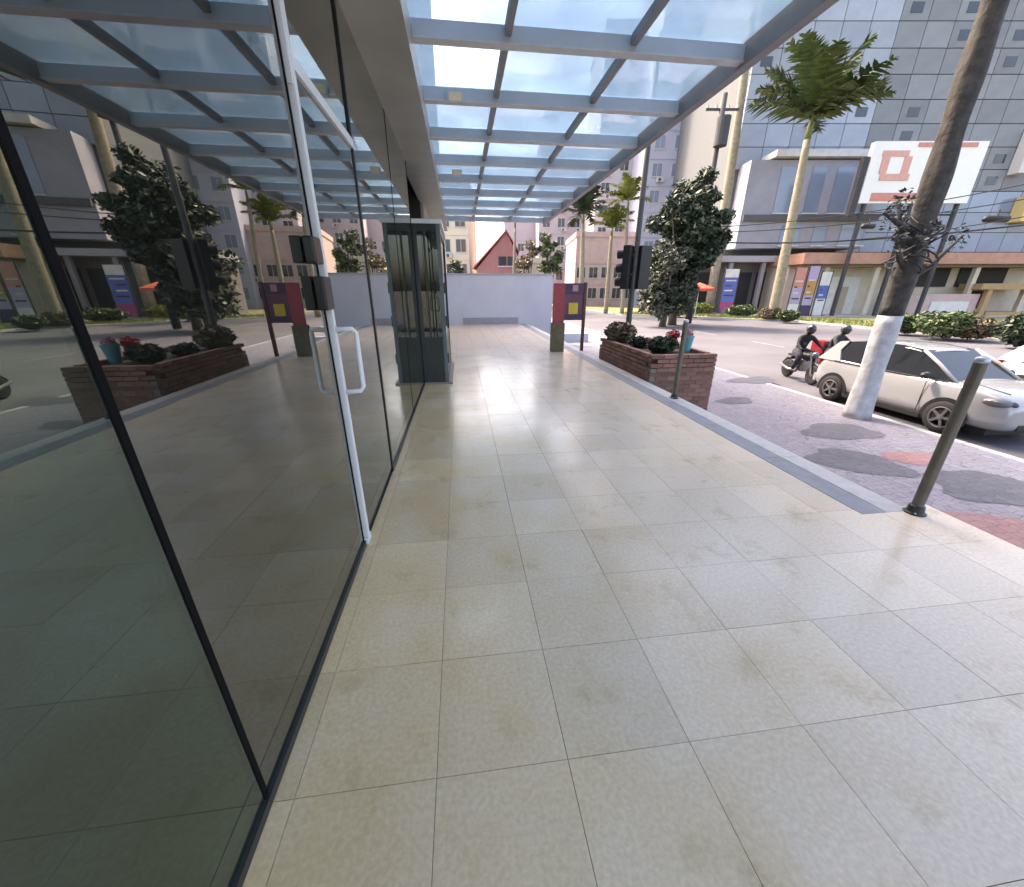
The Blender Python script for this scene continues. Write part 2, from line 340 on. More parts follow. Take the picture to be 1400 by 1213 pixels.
M_lock = mat('black_plastic', (.012, .012, .014), .3)
lk = wbox('lock_case', M_lock, GX + .004, GX + .05, 2.02, 2.135, 1.41, 1.56, par=door, bevel=.008)
lk2 = wbox('lock_case', M_lock, GX + .004, GX + .05, 1.97, 2.075, 1.61, 1.72, par=door, bevel=.008)

# glass porch box that stands out from the front
M_frame = mat('porch_frame', (.018, .028, .03), .35, col2=(.012, .02, .021), nscale=4)
M_teal = mat('teal_grey_frame', (.12, .16, .17), .4, nscale=4)
M_alu = mat('aluminium', (.50, .52, .54), .35, metal=.6, nscale=5)
M_porchglass = glass_mat('porch_glass', (.08, .15, .155), .09)
porch = empty('glass_porch', (-.45, 7.2, 0), label='dark framed green glass porch box standing out from the shop front', cat='porch')
X0, X1, Y0, Y1, PH = GX + .005, -.25, 6.65, 8.6, 2.42
def pbox(nm, m, *a, bevel=.003): return MB().box(*a).build(nm, m, porch, world=True, bevel=bevel)
for x in (X0, X1 - .06):
    for y in (Y0, Y1 - .06): pbox('post', M_frame if x == X0 or y > 7 else M_teal, x, x + .06, y, y + .06, 0, PH)
pbox('top_rail', M_frame, X0 + .061, X1 - .061, Y0, Y0 + .05, PH - .1, PH); pbox('top_rail', M_frame, X1 - .05, X1, Y0 + .061, Y1 - .061, PH - .1, PH)
pbox('middle_rail', M_frame, X0 + .061, X1 - .061, Y0, Y0 + .05, .72, .78); pbox('middle_rail', M_frame, X1 - .05, X1, Y0 + .061, Y1 - .061, .72, .78)
pbox('kick_panel', M_frame, X0 + .061, X1 - .061, Y0 + .01, Y0 + .04, .03, .72); pbox('kick_panel', M_frame, X1 - .04, X1 - .01, Y0 + .061, Y1 - .061, .03, .72)
pbox('mullion', M_frame, X0 + .15, X0 + .18, Y0 + .002, Y0 + .048, .78, PH - .1); 
MB().box(X0 + .061, X1 - .061, Y0 + .02, Y0 + .028, .78, PH - .1).build('glass_pane', M_porchglass, porch, world=True)
MB().box(X1 - .03, X1 - .022, Y0 + .061, Y1 - .061, .78, PH - .1).build('glass_pane', M_porchglass, porch, world=True)
pbox('roof_cap', M_white, X0, X1 + .03, Y0 - .03, Y1 + .03, PH, PH + .06, bevel=.008)
pbox('base_plinth', mat('plinth_tile', (.30, .24, .19), .6, nscale=5), X0, X1 + .06, Y0 - .02, Y1 + .03, 0, .03)
for z in (.35, .95, 1.45): pbox('hinge', M_frame, X1 + .0005, X1 + .022, Y0 + .04, Y0 + .1, z, z + .16)

# ------------------------------------------------------------------ canopy
M_purlin = mat('purlin_paint', (.52, .56, .60), .45, col2=(.44, .48, .52), nscale=2)
M_rail = mat('rail_paint', (.26, .26, .265), .5, col2=(.19, .19, .20), nscale=2)
M_cglass = glass_mat('canopy_glass', (.80, .92, .99), .05, milk=.5, milkcol=(.62, .79, .90))
canopy = empty('glass_canopy', (1.2, 5.6, 3.5), label='glass canopy on grey steel bars reaching out over the walkway', cat='canopy')
CZ = 3.60; YS = [5.5 + 1.15 * k for k in range(-8, 8)]
def cbox(nm, m, *a, bevel=0., par=canopy): return MB().box(*a).build(nm, m, par, world=True, bevel=bevel)
for y in YS:
    b = cbox('cross_bar', M_purlin, -.298, 2.70, y - .035, y + .035, CZ - .13, CZ - .012, bevel=.004)
    cbox('flange', mat('flange_paint', (.62, .63, .63), .4), -.298, 2.70, y - .05, y + .05, CZ - .142, CZ - .13, par=b)
for x in (.51, 1.63):
    for a, b in zip(YS[:-1], YS[1:]): cbox('long_bar', M_rail, x - .028, x + .028, a + .047, b - .047, CZ - .09, CZ - .013)
cbox('edge_beam', M_rail, 2.70, 2.80, YS[0] - .1, YS[-1] + .1, CZ - .17, CZ + .03, bevel=.006)
for xa, xb in ((-.40, .50), (.52, 1.62), (1.64, 2.69)):
    for a, b in zip(YS[:-1], YS[1:]):
        MB().box(xa, xb, a + .008, b - .008, CZ, CZ + .01).build('glass_panel', M_cglass, canopy, world=True)
wl = mat('lamp_housing', (.6, .58, .54), .4)
for (x, y) in ((.05, 8.5), (.05, 5.5)):
    b = cbox('bulkhead_lamp', wl, x - .09, x + .09, y - .085, y - .061, CZ - .17, CZ - .06, bevel=.006)
    cbox('diffuser', mat('lamp_glass', (.85, .66, .40), .3), x - .07, x + .07, y - .092, y - .086, CZ - .155, CZ - .075, par=b)

# ------------------------------------------------------------------ end wall, posts, stand
M_wall = mat('lilac_white_paint', (.56, .555, .61), .8, col2=(.49, .485, .54), nscale=.8, bump=.06, bscale=30)
ew = empty('end_wall', (1.8, 19.1, 0), label='low pale lilac painted wall closing the far end of the walkway', cat='wall')
MB().box(-.66, 4.3, 19, 19.2, ZS, 2.14).build('wall_body', M_wall, ew, world=True, bevel=.01)
MB().box(-.66, 4.34, 18.96, 19.24, 2.142, 2.2).build('coping', mat('coping', (.42, .40, .42), .8), ew, world=True, bevel=.008)
MB().box(.1, 2.7, 18.97, 18.998, .0, .3).build('skirting', mat('skirting', (.33, .32, .36), .8), ew, world=True)
MB().box(3.2, 6.2, 19, 19.2, ZS, ZS + .4).build('low_return', M_wall, ew, world=True)
M_post = mat('post_metal', (.17, .15, .115), .42, metal=.35, col2=(.11, .10, .08), nscale=7)
def post(x, y, label, z0=0.0):
    p = empty('guard_post', (x, y, z0), label=label, cat='post', group='guard posts on the walkway edge')
    MB().tube([(0, 0, .012), (0, 0, 1.08)], .034, 16).build('shaft', M_post, p, smooth=False)
    MB().lathe([(.036, 1.08), (.038, 1.09), (.034, 1.11), (.015, 1.12)], n=16).build('cap', M_alu, p, smooth=True)
    f = MB().lathe([(.065, 0), (.065, .01), (.05, .016), (.044, .06), (.036, .064)], n=18).build('base_flange', M_dark, p)
    for k in range(4):
        a = k * math.pi / 2 + .7
        MB().lathe([(.007, .01), (.007, .018), (.003, .02)], (.055 * math.cos(a), .055 * math.sin(a), 0), 6).build('bolt', M_alu, f)
post(3.20, 2.03, 'bronze metal guard post nearest the camera at the walkway corner', .0)
post(3.10, 5.25, 'bronze metal guard post farther along, in front of the brick planter', .004)

M_red = mat('red_board', (.40, .05, .06), .5, col2=(.30, .035, .05), nscale=5); M_maroon = mat('maroon_frame', (.10, .022, .028), .5, nscale=5)
M_purple = mat('purple_board', (.06, .03, .08), .5, nscale=4); M_yel = mat('yellow_card', (.70, .48, .05), .6, nscale=5); M_olive = mat('olive_box', (.17, .13, .07), .7, nscale=7, col2=(.10, .08, .045), bump=.2)
st = empty('display_stand', (2.75, 10.15, 0), label='red and maroon display stand with a yellow card at the walkway end', cat='stand')
MB().box(-.42, -.13, -.03, .03, .72, 1.66).build('side_board', M_red, st, bevel=.005)
MB().box(-.44, -.12, -.13, .13, 0, .72).build('foot_box', M_olive, st, bevel=.01)
MB().box(.36, .43, -.04, .04, 0, 1.68).build('post', M_maroon, st, bevel=.005)
MB().box(-.128, .358, -.025, .025, 1.42, 1.66).build('header_board', M_purple, st, bevel=.004)
MB().box(-.128, .358, -.02, .02, .78, .93).build('lower_board', M_purple, st, bevel=.004)
cdn = MB().box(-.02, .22, -.03, -.008, .93, 1.2).build('notice_card', M_yel, st, bevel=.003)
MB().box(-.128, .358, -.007, .0, .93, 1.42).build('back_panel', mat('plum_panel', (.16, .05, .09), .5), st)
MB().box(.06, .2, -.033, -.0255, 1.47, 1.62).build('pink_print', mat('pink_print', (.55, .25, .30), .6), st)

# ------------------------------------------------------------------ vegetation builders
def leafmat(n, c, c2, isl=.35):
    m = mat(n, c, .55, col2=c2, nscale=1.2, island=isl); return m
M_bark = mat('bark', (.13, .105, .08), .9, col2=(.07, .058, .045), nscale=9, bump=.8, bscale=16)
M_palmbark = mat('palm_bark', (.33, .285, .20), .85, col2=(.20, .17, .12), nscale=4, bump=.4, bscale=20)
L_dark = leafmat('leaf_dark', (.036, .058, .028), (.02, .036, .02)); L_mid = leafmat('leaf_mid', (.075, .11, .035), (.04, .07, .022))
L_yel = leafmat('leaf_yellowgreen', (.21, .23, .04), (.11, .145, .028)); L_dry = leafmat('leaf_dry', (.20, .15, .09), (.11, .09, .05)); L_dull = leafmat('leaf_dull', (.06, .072, .045), (.035, .045, .03)); L_palm = leafmat('palm_leaf', (.085, .12, .03), (.04, .07, .022))
def leaves(mb, c, rad, n, size, rng, shell=.35):
    for _ in range(n):
        d = Vector((rng.gauss(0, 1), rng.gauss(0, 1), rng.gauss(0, 1))).normalized() * (shell + (1 - shell) * rng.random() ** .6)
        p = Vector((c[0] + d.x * rad[0], c[1] + d.y * rad[1], c[2] + d.z * rad[2]))
        a = Vector((rng.gauss(0, 1), rng.gauss(0, 1), rng.gauss(0, .6) - .2)).normalized(); b = a.cross(Vector((rng.gauss(0, 1), rng.gauss(0, 1), rng.gauss(0, 1)))).normalized()
        s = size * rng.uniform(.6, 1.4)
        mb.add([p - a * s, p + b * s * .42, p + a * s, p - b * s * .42], [(0, 1, 2, 3)])
def tree(name, loc, h, rad, label, lm, seed, clumps=26, per=110, size=.22, trunk_r=.16, low=.35, group=None):
    rng = random.Random(seed)
    e = empty(name, loc, label=label, cat='tree', group=group)
    tb = MB(); fork = h * low
    tb.tube([(0, 0, -.1), (.04 * h * rng.uniform(-.5, .5), .02, fork * .5), (0, 0, fork), (rng.uniform(-.2, .2), rng.uniform(-.2, .2), h * .75)], [trunk_r * 1.35, trunk_r, trunk_r * .85, trunk_r * .3], 10)
    cb = MB(); cz = h - rad[2]
    for k in range(clumps):
        d = Vector((rng.gauss(0, 1), rng.gauss(0, 1), rng.gauss(0, 1))).normalized() * rng.uniform(.3, 1.12)
        c = Vector((d.x * rad[0], d.y * rad[1], cz + d.z * rad[2])); rr = rng.uniform(.16, .40) * min(rad)
        if k < 9: tb.tube([(0, 0, fork * rng.uniform(.85, 1.1)), (c * .5 + Vector((0, 0, fork * .5))), c], [trunk_r * .5, trunk_r * .3, trunk_r * .1], 6)
        leaves(cb, c, (rr * 1.3, rr * 1.3, rr), per, size, rng, .25)
    tb.build('trunk', M_bark, e, smooth=True); cb.build('crown', lm, e)
    return e
def shrub(name, loc, rad, label, lm, seed, n=900, size=.05, cat='shrub', group=None, stems=7):
    rng = random.Random(seed); e = empty(name, loc, label=label, cat=cat, group=group); cb = MB(); sb = MB()
    for k in range(stems):
        a = rng.uniform(0, 6.3); r = rng.uniform(.3, .8)
        q = Vector((rad[0] * r * math.cos(a), rad[1] * r * math.sin(a), rad[2] * rng.uniform(1.0, 1.7)))
        sb.tube([(q.x * .1, q.y * .1, -.02), q * .55, q], [.012 + rad[2] * .012, .008 + rad[2] * .008, .003], 5)
        leaves(cb, q, (rad[0] * .42, rad[1] * .42, rad[2] * .4), n // stems, size, rng, .1)
    leaves(cb, (0, 0, rad[2]), (rad[0], rad[1], rad[2] * .95), n, size, rng, .55)
    sb.build('stems', M_bark, e); cb.build('foliage', lm, e); return e
def palm(loc, h, lean, label, lm=None, fl_=4.2, nf=17, r=.26, seed=1, up=(15, 78), droop=(4, 8.5)):
    rng = random.Random(seed); e = empty('palm_tree', loc, label=label, cat='palm tree', group='palms along the avenue')
    pts = [(lean * (t ** 1.5), 0, h * t) for t in [i / 14 for i in range(15)]]
    rads = [r * (1.25 - .5 * t + .14 * math.sin(t * 3.1)) * (1 + .04 * (i % 2)) for i, t in enumerate([i / 14 for i in range(15)])]
    MB().tube(pts, rads, 14).build('trunk', M_palmbark, e, smooth=True)
    top = Vector(pts[-1])
    MB().tube([top - Vector((0, 0, .05)), top + Vector((0, 0, h * .06)), top + Vector((0, 0, h * .11))], [rads[-1] * .95, rads[-1] * .9, rads[-1] * .3], 12).build('crownshaft', mat('palm_green_shaft', (.14, .17, .05), .5, nscale=3), e, smooth=True)
    c0 = top + Vector((0, 0, h * .09)); L = lm or L_palm
    for k in range(nf):
        mb = MB(); a = 2 * math.pi * k / nf + rng.uniform(-.15, .15); el0 = R(rng.uniform(*up)); n = 12; p = c0.copy(); cur = el0; ln = fl_ * rng.uniform(.85, 1.1); rp = [p.copy()]; dirs = []
        for i in range(n):
            d = Vector((math.cos(a) * math.cos(cur), math.sin(a) * math.cos(cur), math.sin(cur))); p = p + d * ln / n; rp.append(p.copy()); dirs.append(d); cur -= R(rng.uniform(*droop)) * (.5 + i / n)
        mb.tube(rp, [.045 * (1 - .85 * i / n) for i in range(n + 1)], 5)
        for i in range(1, n):
            d = dirs[i]; s = d.cross(Vector((0, 0, 1))).normalized(); u = s.cross(d).normalized()
            for j in range(4):
                q = rp[i] + d * (ln / n) * j / 4
                for sg in (-1, 1):
                    ll = (ln * .26) * (math.sin(math.pi * (.12 + .82 * (i + j / 4) / n)) ** .7) * rng.uniform(.8, 1.15)
                    tip = q + (s * sg * .82 + d * .55 + u * rng.uniform(-.45, .45)).normalized() * ll - Vector((0, 0, ll * .18))
                    wv = d * .075 * fl_ / 4
                    mb.add([q - wv, q + wv, (q + tip) * .5 + wv * 1.1 + u * .02, tip, (q + tip) * .5 - wv * 1.1], [(0, 1, 2, 3, 4)])
        mb.build('frond', L, e)
    return e

# ------------------------------------------------------------------ brick planter with its plants
M_brick = mat('brick', (.27, .135, .095), .85, col2=(.20, .10, .075), nscale=7, rnd=.28, bump=.3, bscale=50)
M_mortar = mat('mortar', (.26, .23, .20), .95, nscale=9, bump=.3); M_soil = mat('soil', (.10, .07, .05), .95, bump=.8, bscale=25, nscale=6)
pl = empty('brick_planter', (3.85, 7.5, ZS), label='red brown brick planter standing between walkway and street', cat='planter')
PX0, PX1, PY0, PY1, PZ = 3.23, 4.42, 6.32, 9.0, .43
MB().box(PX0, PX1 - .012, PY0 + .012, PY1, ZS, PZ - .20).build('core', M_mortar, pl, world=True)
MB().add([(PX0 + .1, PY0 + .14, PZ - .03), (PX1 - .12, PY0 + .14, PZ - .03), (PX1 - .12, PY1 - .1, PZ - .03), (PX0 + .1, PY1 - .1, PZ - .03)], [(0, 1, 2, 3)]).build('soil', M_soil, pl, world=True)
bme = MB().box(-.105, .105, 0, .1, -.032, .032).mesh('brick', M_brick, bevel=.004)
bme2 = MB().box(-.1, 0, -.105, .105, -.032, .032).mesh('brick', M_brick, bevel=.004)
rows = int((PZ - ZS - .02) / .075)
for r in range(rows + 1):
    z = ZS + .036 + r * .075; off = .11 * (r % 2)
    x = PX1 - .106 - off
    while x > PX0 + .08:
        piece('brick', bme, (x, PY0 + random.uniform(-.003, .003), z), pl); x -= .22
    if off: piece('brick', bme, (PX1 - .056, PY0 + .001, z), pl, scale=(.48, 1, 1))
    y = PY0 + .212 + off
    while y < PY1 - .1:
        piece('brick', bme2, (PX1 + random.uniform(-.003, .003), y, z), pl); y += .22
for r in range(rows - 9, rows + 1):
    z = ZS + .036 + r * .075; y = PY0 + .212 + .11 * (r % 2)
    while y < PY1 - .1:
        piece('brick', bme2, (PX0 + .1 - .013 + random.uniform(-.003, .003), y, z), pl); y += .22
wbm = MB().box(PX0 + .09, PX0 + .13, PY0 + .102, PY1, PZ - .119, PZ).box(PX0 + .1, PX1 - .1, PY1 - .1, PY1, PZ - .119, PZ).build('inner_rim', M_brick, pl, world=True)
shrub('flowering_shrub', (3.72, 7.0, PZ - .03), (.26, .22, .14), 'dark green shrub in the planter under the red flower heads', L_dark, 3, 700, .05)
fb = empty('red_flower_plant', (3.98, 7.1, PZ - .03), label='bright red flowering plant in the brick planter', cat='plant'); rng = random.Random(4); fbm = MB()
leaves(fbm, (0, 0, .31), (.13, .1, .10), 260, .035, rng, .2); fbm.build('petals', leafmat('petal_red', (.50, .03, .04), (.33, .02, .035), .3), fb)
sb = MB(); lb = MB()
for k in range(6):
    a = k * 1.05; sb.tube([(0, 0, -.02), (.03 * math.cos(a), .03 * math.sin(a), .14), (.09 * math.cos(a), .07 * math.sin(a), .30)], .006, 5)
leaves(lb, (0, 0, .12), (.14, .12, .10), 160, .045, rng, .2); sb.build('stems', M_bark, fb); lb.build('leaves', L_dark, fb)
pot = empty('turquoise_pot', (4.24, 7.05, PZ - .03), label='small turquoise pot set in the brick planter', cat='pot')
MB().lathe([(.075, 0), (.085, .03), (.115, .26), (.125, .265), (.125, .30), (.11, .30), (.10, .27)], n=20).build('pot_body', mat('turquoise_glaze', (.10, .36, .42), .35, nscale=4), pot, smooth=False)
rng = random.Random(8); q = MB(); leaves(q, (0, 0, .35), (.10, .10, .07), 130, .03, rng, .2); q.build('blossom', leafmat('petal_pink', (.48, .20, .26), (.3, .12, .16)), pot)
shrub('dry_grass_plant', (3.55, 8.6, PZ - .03), (.35, .30, .22), 'dry brownish green bush at the far end of the planter', L_dry, 5, 900, .06)
shrub('low_shrub', (3.62, 7.75, PZ - .03), (.20, .22, .10), 'low dark green plant in the middle of the planter', L_dark, 6, 500, .05)

# ------------------------------------------------------------------ traffic light
M_tl = mat('signal_black', (.012, .013, .014), .45); M_pole = mat('pole_steel', (.07, .075, .07), .5, metal=.3, col2=(.045, .045, .042), nscale=4)
tl = empty('traffic_light', (4.40, 10.2, ZS), label='dark steel traffic light pole with two black signal heads behind the planter', cat='traffic light')
MB().tube([(0, 0, 0), (0, 0, 1.2), (.02, 0, 7.4)], [.085, .075, .055], 14).build('pole', M_pole, tl, smooth=True)
MB().lathe([(.16, 0), (.16, .03), (.1, .05), (.095, .5)], n=16).build('base', M_tl, tl)
for sg, rz in ((-1, .9), (1, .25)):
    h = empty('signal_head_mount', (sg * .22, -.02, 2.9)); COL.objects.unlink(h); bpy.data.objects.remove(h)
    Mx = Matrix.Translation((sg * .21, -.03, 2.9)) @ Matrix.Rotation(rz, 4, 'Z')
    hd_ = MB().box(-.16, .16, -.09, .09, -.5, .5, Mx).build('signal_head', M_tl, tl, bevel=.02)
    for k in range(3):
        cz = .32 - k * .32
        Ml = Mx @ Matrix.Translation((0, .09, cz)) @ Matrix.Rotation(R(-90), 4, 'X')
        MB().lathe([(.11, 0), (.115, .16), (.10, .16), (.098, .02)], n=14, M=Ml).build('visor', M_tl, hd_)
    MB().tube([(0, 0, 2.75), (sg * .2, -.03, 2.75)], .025, 8).build('bracket', M_pole, tl); MB().tube([(0, 0, 3.2), (sg * .2, -.03, 3.2)], .025, 8).build('bracket', M_pole, tl)

# ------------------------------------------------------------------ whitewashed street tree
tp = fl(1170, 570, ZS)
tr = empty('street_tree', (tp.x, tp.y, ZS), label='tall grey trunked street tree with whitewashed base beside the car', cat='tree')
rng = random.Random(12)
HW = 1.95
def tpt(z): return Vector((.012 * math.sin(z * 1.1) - .012 * z, .012 * math.cos(z * .9) - .012, z))
zs = [i * .28 for i in range(0, 8)] ; zs = [z for z in zs if z < HW] + [HW]
trad = lambda z: .195 + .045 * math.exp(-z * 4) - .005 * z + .008 * math.sin(z * 5)
M_wash = mat('whitewash', (.50, .52, .55), .8, col2=(.33, .34, .36), nscale=5, bump=.5, bscale=14)
M_bark2 = mat('bark_grey', (.075, .068, .06), .9, col2=(.032, .03, .028), nscale=6, bump=1.0, bscale=11)
def rough(mb, amt, z0):
    for i, (x, y, z) in enumerate(mb.v):
        c = tpt(z); a = math.atan2(y - c.y, x - c.x); q = 1 + amt * (math.sin(5 * a + 1.7 * z) * .5 + math.sin(11 * a - 3.1 * z) * .35 + math.sin(2 * a + 4 * z) * .4)
        mb.v[i] = (c.x + (x - c.x) * q, c.y + (y - c.y) * q, z)
    return mb
rough(MB().tube([tpt(z * HW / 14) for z in range(15)], [trad(z * HW / 14) for z in range(15)], 30), .045, 0).build('whitewashed_base', M_wash, tr, smooth=True)
zz = [HW + i * .15 for i in range(47)]
tk = rough(MB().tube([tpt(z) for z in zz], [max(.1, trad(z) - .004) for z in zz], 30), .075, HW)
for (z, dx, dy, dz, r_) in ((8.3, 2.2, .8, 2.2, .12), (8.0, -1.9, 1.0, 2.4, .12), (7.4, 1.0, -1.8, 2.4, .10), (8.8, -.6, -.8, 2.6, .11)):
    p = tpt(z); tk.tube([p, p + Vector((dx * .4, dy * .4, dz * .5)), p + Vector((dx, dy, dz))], [r_, r_ * .7, r_ * .3], 8)
for (z, dx, dy, dz) in ((2.5, .75, -.1, .75), (2.7, -.6, -.15, .5), (3.0, .5, .2, .9), (2.9, -.5, .1, .9), (3.3, -.9, -.1, .25)):
    p = tpt(z); tk.tube([p, p + Vector((dx * .5, dy * .5, dz * .35)), p + Vector((dx, dy, dz))], [.06, .045, .02], 7)
tk.build('trunk', M_bark2, tr, smooth=True)
ep = MB()
for (z, dx, dy, dz) in ((2.5, .75, -.1, .75), (2.7, -.6, -.15, .5), (2.9, -.5, .1, .9), (3.3, -.85, -.1, .25), (3.1, -.2, -.3, .1)):
    leaves(ep, tpt(z) + Vector((dx * .85, dy, dz * .9)), (.20, .16, .26), 60, .045, rng, .1)
ep.build('hanging_leaves', leafmat('leaf_grey', (.055, .065, .06), (.03, .035, .035)), tr)
cb_ = MB()
for k in range(9):
    z = 2.75 + k * .085; r0 = .21 + .03 * (k % 3); a0 = k * 1.3
    cb_.tube([tpt(z) + Vector((math.cos(a0 + t * .42) * (r0 + .10 * math.sin(t * .8 + k)), math.sin(a0 + t * .42) * (r0 + .10 * math.sin(t * .8 + k)), .10 * math.sin(t * .9 + 2 * k))) for t in range(17)], .014, 5)
cb_.build('cable_tangle', mat('tangle_black', (.015, .015, .017), .6), tr)
cr = MB()
for k in range(34):
    d = Vector((rng.gauss(0, 1), rng.gauss(0, 1), rng.gauss(0, .6))); d = d.normalized() * rng.uniform(.4, 1)
    leaves(cr, tpt(8.6) + Vector((d.x * 3.0, d.y * 3.0, 2.2 + d.z * 1.4)), (.6, .6, .4), 120, .13, rng, .2)
cr.build('crown', L_mid, tr)

# ------------------------------------------------------------------ cars
M_rub = mat('tyre', (.012, .012, .013), .8); M_rim = mat('rim', (.22, .22, .225), .35, metal=.7)
M_cglassd = mat('car_glass', (.012, .014, .017), .05, spec=.8); M_trim = mat('car_trim', (.012, .012, .013), .5)
M_lampg = mat('lamp_clear', (.10, .11, .12), .08, coat=.8); M_tail = mat('tail_lamp', (.38, .02, .02), .2, coat=.5)
def car(name, label, loc, rz, paint, L=3.85, W=1.68, sc=1.0):
    e = empty(name, loc, rz, label, 'car')
    hw = W / 2
    # stations along x (front = +): x, lower z, belt z, half width factor, roof(None) -- lower body loft
    S = [(-1.86, .42, .80, .80), (-1.78, .28, .96, .93), (-1.5, .22, 1.00, .985), (-.9, .20, .98, 1.0), (0., .20, .95, 1.0), (.75, .20, .93, 1.0), (1.10, .22, .93, .99), (1.50, .22, .89, .975), (1.78, .22, .82, .94), (1.92, .27, .70, .86), (1.95, .36, .60, .80)]
    mb = MB(); vs = []; n = 0
    for (x, zl, zb, wf) in S:
        w_ = hw * wf
        sec = [(0, zl), (w_ * .80, zl), (w_ * .97, zl + .06), (w_ * 1.0, zl + (zb - zl) * .45), (w_ * .985, zl + (zb - zl) * .72), (w_ * .94, zb - .03), (w_ * .86, zb + .012), (w_ * .4, zb + .035), (0, zb + .04)]
        full = sec + [(-a, b) for a, b in sec[-2:0:-1]]
        n = len(full); vs += [(x, a, b) for a, b in full]
    fs = []
    for i in range(len(S) - 1):
        for k in range(n): a = i * n + k; b = i * n + (k + 1) % n; fs.append((a, b, b + n, a + n))
    fs.append(tuple(range(n))); fs.append(tuple((len(S) - 1) * n + k for k in range(n - 1, -1, -1)))
    body = mb.add(vs, fs).build('body', paint, e, smooth=True, sub=2)
    # greenhouse glass
    G = [(-1.74, .97, .84), (-1.42, 1.36, .70), (-.9, 1.435, .68), (-.2, 1.445, .675), (.28, 1.40, .66), (1.02, .94, .80)]
    gv = []; gf = []
    for (x, zt, wf) in G:
        zb = .90; wt = hw * wf; wb = hw * .93; ww = wt if zt > 1.2 else hw * .86
        gv += [(x, -wb if zt > 1.2 else -ww, zb), (x, -ww, zt), (x, ww, zt), (x, wb if zt > 1.2 else ww, zb)]
    for i in range(len(G) - 1):
        for k in range(4): a = i * 4 + k; b = i * 4 + (k + 1) % 4; gf.append((a, b, b + 4, a + 4))
    gf += [(0, 1, 2, 3), (23, 22, 21, 20)]
    MB().add(gv, gf).build('window_glass', M_cglassd, e, smooth=False)
    # roof skin
    rv = []; rf = []
    RS = [(-1.50, 1.335, .70), (-1.40, 1.395, .71), (-.9, 1.462, .695), (-.2, 1.478, .69), (.2, 1.44, .685), (.34, 1.385, .68)]
    for (x, z, wf) in RS:
        w_ = hw * wf; rv += [(x, -w_ - .012, z - .055), (x, -w_ * .88, z - .008), (x, 0, z + .012), (x, w_ * .88, z - .008), (x, w_ + .012, z - .055)]
    for i in range(len(RS) - 1):
        for k in range(4): a = i * 5 + k; rf.append((a, a + 1, a + 6, a + 5))
    ro = MB().add(rv, rf).build('roof', paint, e, smooth=True); sol = ro.modifiers.new('s', 'SOLIDIFY'); sol.thickness = .03; sol.offset = -1; sb_ = ro.modifiers.new('b', 'SUBSURF'); sb_.levels = 1; sb_.render_levels = 1
    for s in (-1, 1):
        MB().tube([(1.06, s * hw * .83, .91), (.66, s * hw * .775, 1.19), (.28, s * hw * .70, 1.40)], .032, 8).build('front_pillar', paint, e, smooth=True)
        MB().tube([(-.52, s * hw * .925, .93), (-.54, s * hw * .70, 1.43)], .035, 6).build('middle_pillar', M_trim, e)
        MB().prism([(-1.80, .93), (-1.20, .93), (-1.36, 1.18), (-1.28, 1.40), (-1.50, 1.36)], 0, 1, lambda a, b, t: (a, s * (hw * (.935 - .235 * (b - .93) / .5) + .012 - .03 * t), b)).build('rear_pillar', paint, e)
        # wheels and arches
        for x in (-1.20, 1.12):
            My = Matrix.Translation((x, s * (hw - .10), .30)) @ Matrix.Rotation(R(90), 4, 'X')
            wv_ = MB().lathe([(.19, -.095), (.285, -.1), (.30, -.07), (.30, .07), (.285, .1), (.19, .095)], n=28, cap=False)
            wh = bpy.data.objects.new('wheel', wv_.mesh('wheel', M_rub, True)); COL.objects.link(wh); wh.parent = e
            wh.location = (x, s * (hw - .085), .30); wh.rotation_euler = (R(90), 0, 0)
            rm = MB().lathe([(.20, -.099), (.185, -.105), (.175, -.085), (.17, -.03), (.17, -.02)], n=28, cap=False).lathe([(.05, -.05), (.05, -.105), (.03, -.11)], n=16)
            for k in range(5):
                a = 2 * math.pi * k / 5; Mr = Matrix.Rotation(a, 4, 'Z'); rm.box(.03, .18, -.022, .022, -.102, -.07, Mr)
            ri = bpy.data.objects.new('rim', rm.mesh('rim', M_rim)); COL.objects.link(ri); ri.parent = wh
            if s > 0: pass
            if s == 1: ri.rotation_euler = (0, 0, 0)
            else: ri.rotation_euler = (R(180), 0, 0)
            arch = [(x + .37 * math.cos(a), .30 + .37 * math.sin(a)) for a in [R(-12 + 204 * k / 18) for k in range(19)]]
            MB().prism(arch, 0, 1, lambda a, b, t: (a, s * (hw * (.975) + .008 + .008 * t) , b)).build('wheel_arch', M_trim, e)
        MB().box(-.86, .78, s * (hw + .004) - .012, s * (hw + .004) + .012, .185, .265).build('sill', M_trim, e, bevel=.004)
        # door seams, handles
        for x in (-.55, .68):
            MB().box(x - .006, x + .006, s * hw * 1.0 - .004, s * hw * 1.0 + .003, .30, .90).build('door_seam', M_trim, e)
        for x in (-.42, ): MB().box(x - .09, x + .09, s * hw * .99 - .01, s * hw * .99 + .022, .80, .835).build('door_handle', paint, e, bevel=.006)
        mr_ = MB().ell((.70, s * (hw + .10), 1.0), (.07, .10, .065), 12, 8).tube([(.74, s * (hw * .93), .96), (.71, s * (hw + .06), .98)], .02, 6).build('mirror', M_trim, e, smooth=True)
        # lamps
        hl_ = MB().ell((1.66, s * hw * .77, .725), (.23, .165, .095), 16, 10).build('headlight', M_lampg, e, smooth=True)
        MB().ell((1.80, s * hw * .74, .725), (.12, .09, .06), 12, 8).build('lens', M_cglassd, hl_, smooth=True)
        MB().tube([(1.0, s * hw * .80, .965), (1.35, s * hw * .74, .945), (1.70, s * hw * .60, .865)], .006, 5).build('bonnet_seam', M_trim, e)
        MB().tube([(-1.35, s * hw * .945, .935), (-.5, s * hw * .955, .93), (.95, s * hw * .90, .915)], .012, 6).build('window_trim', M_trim, e)
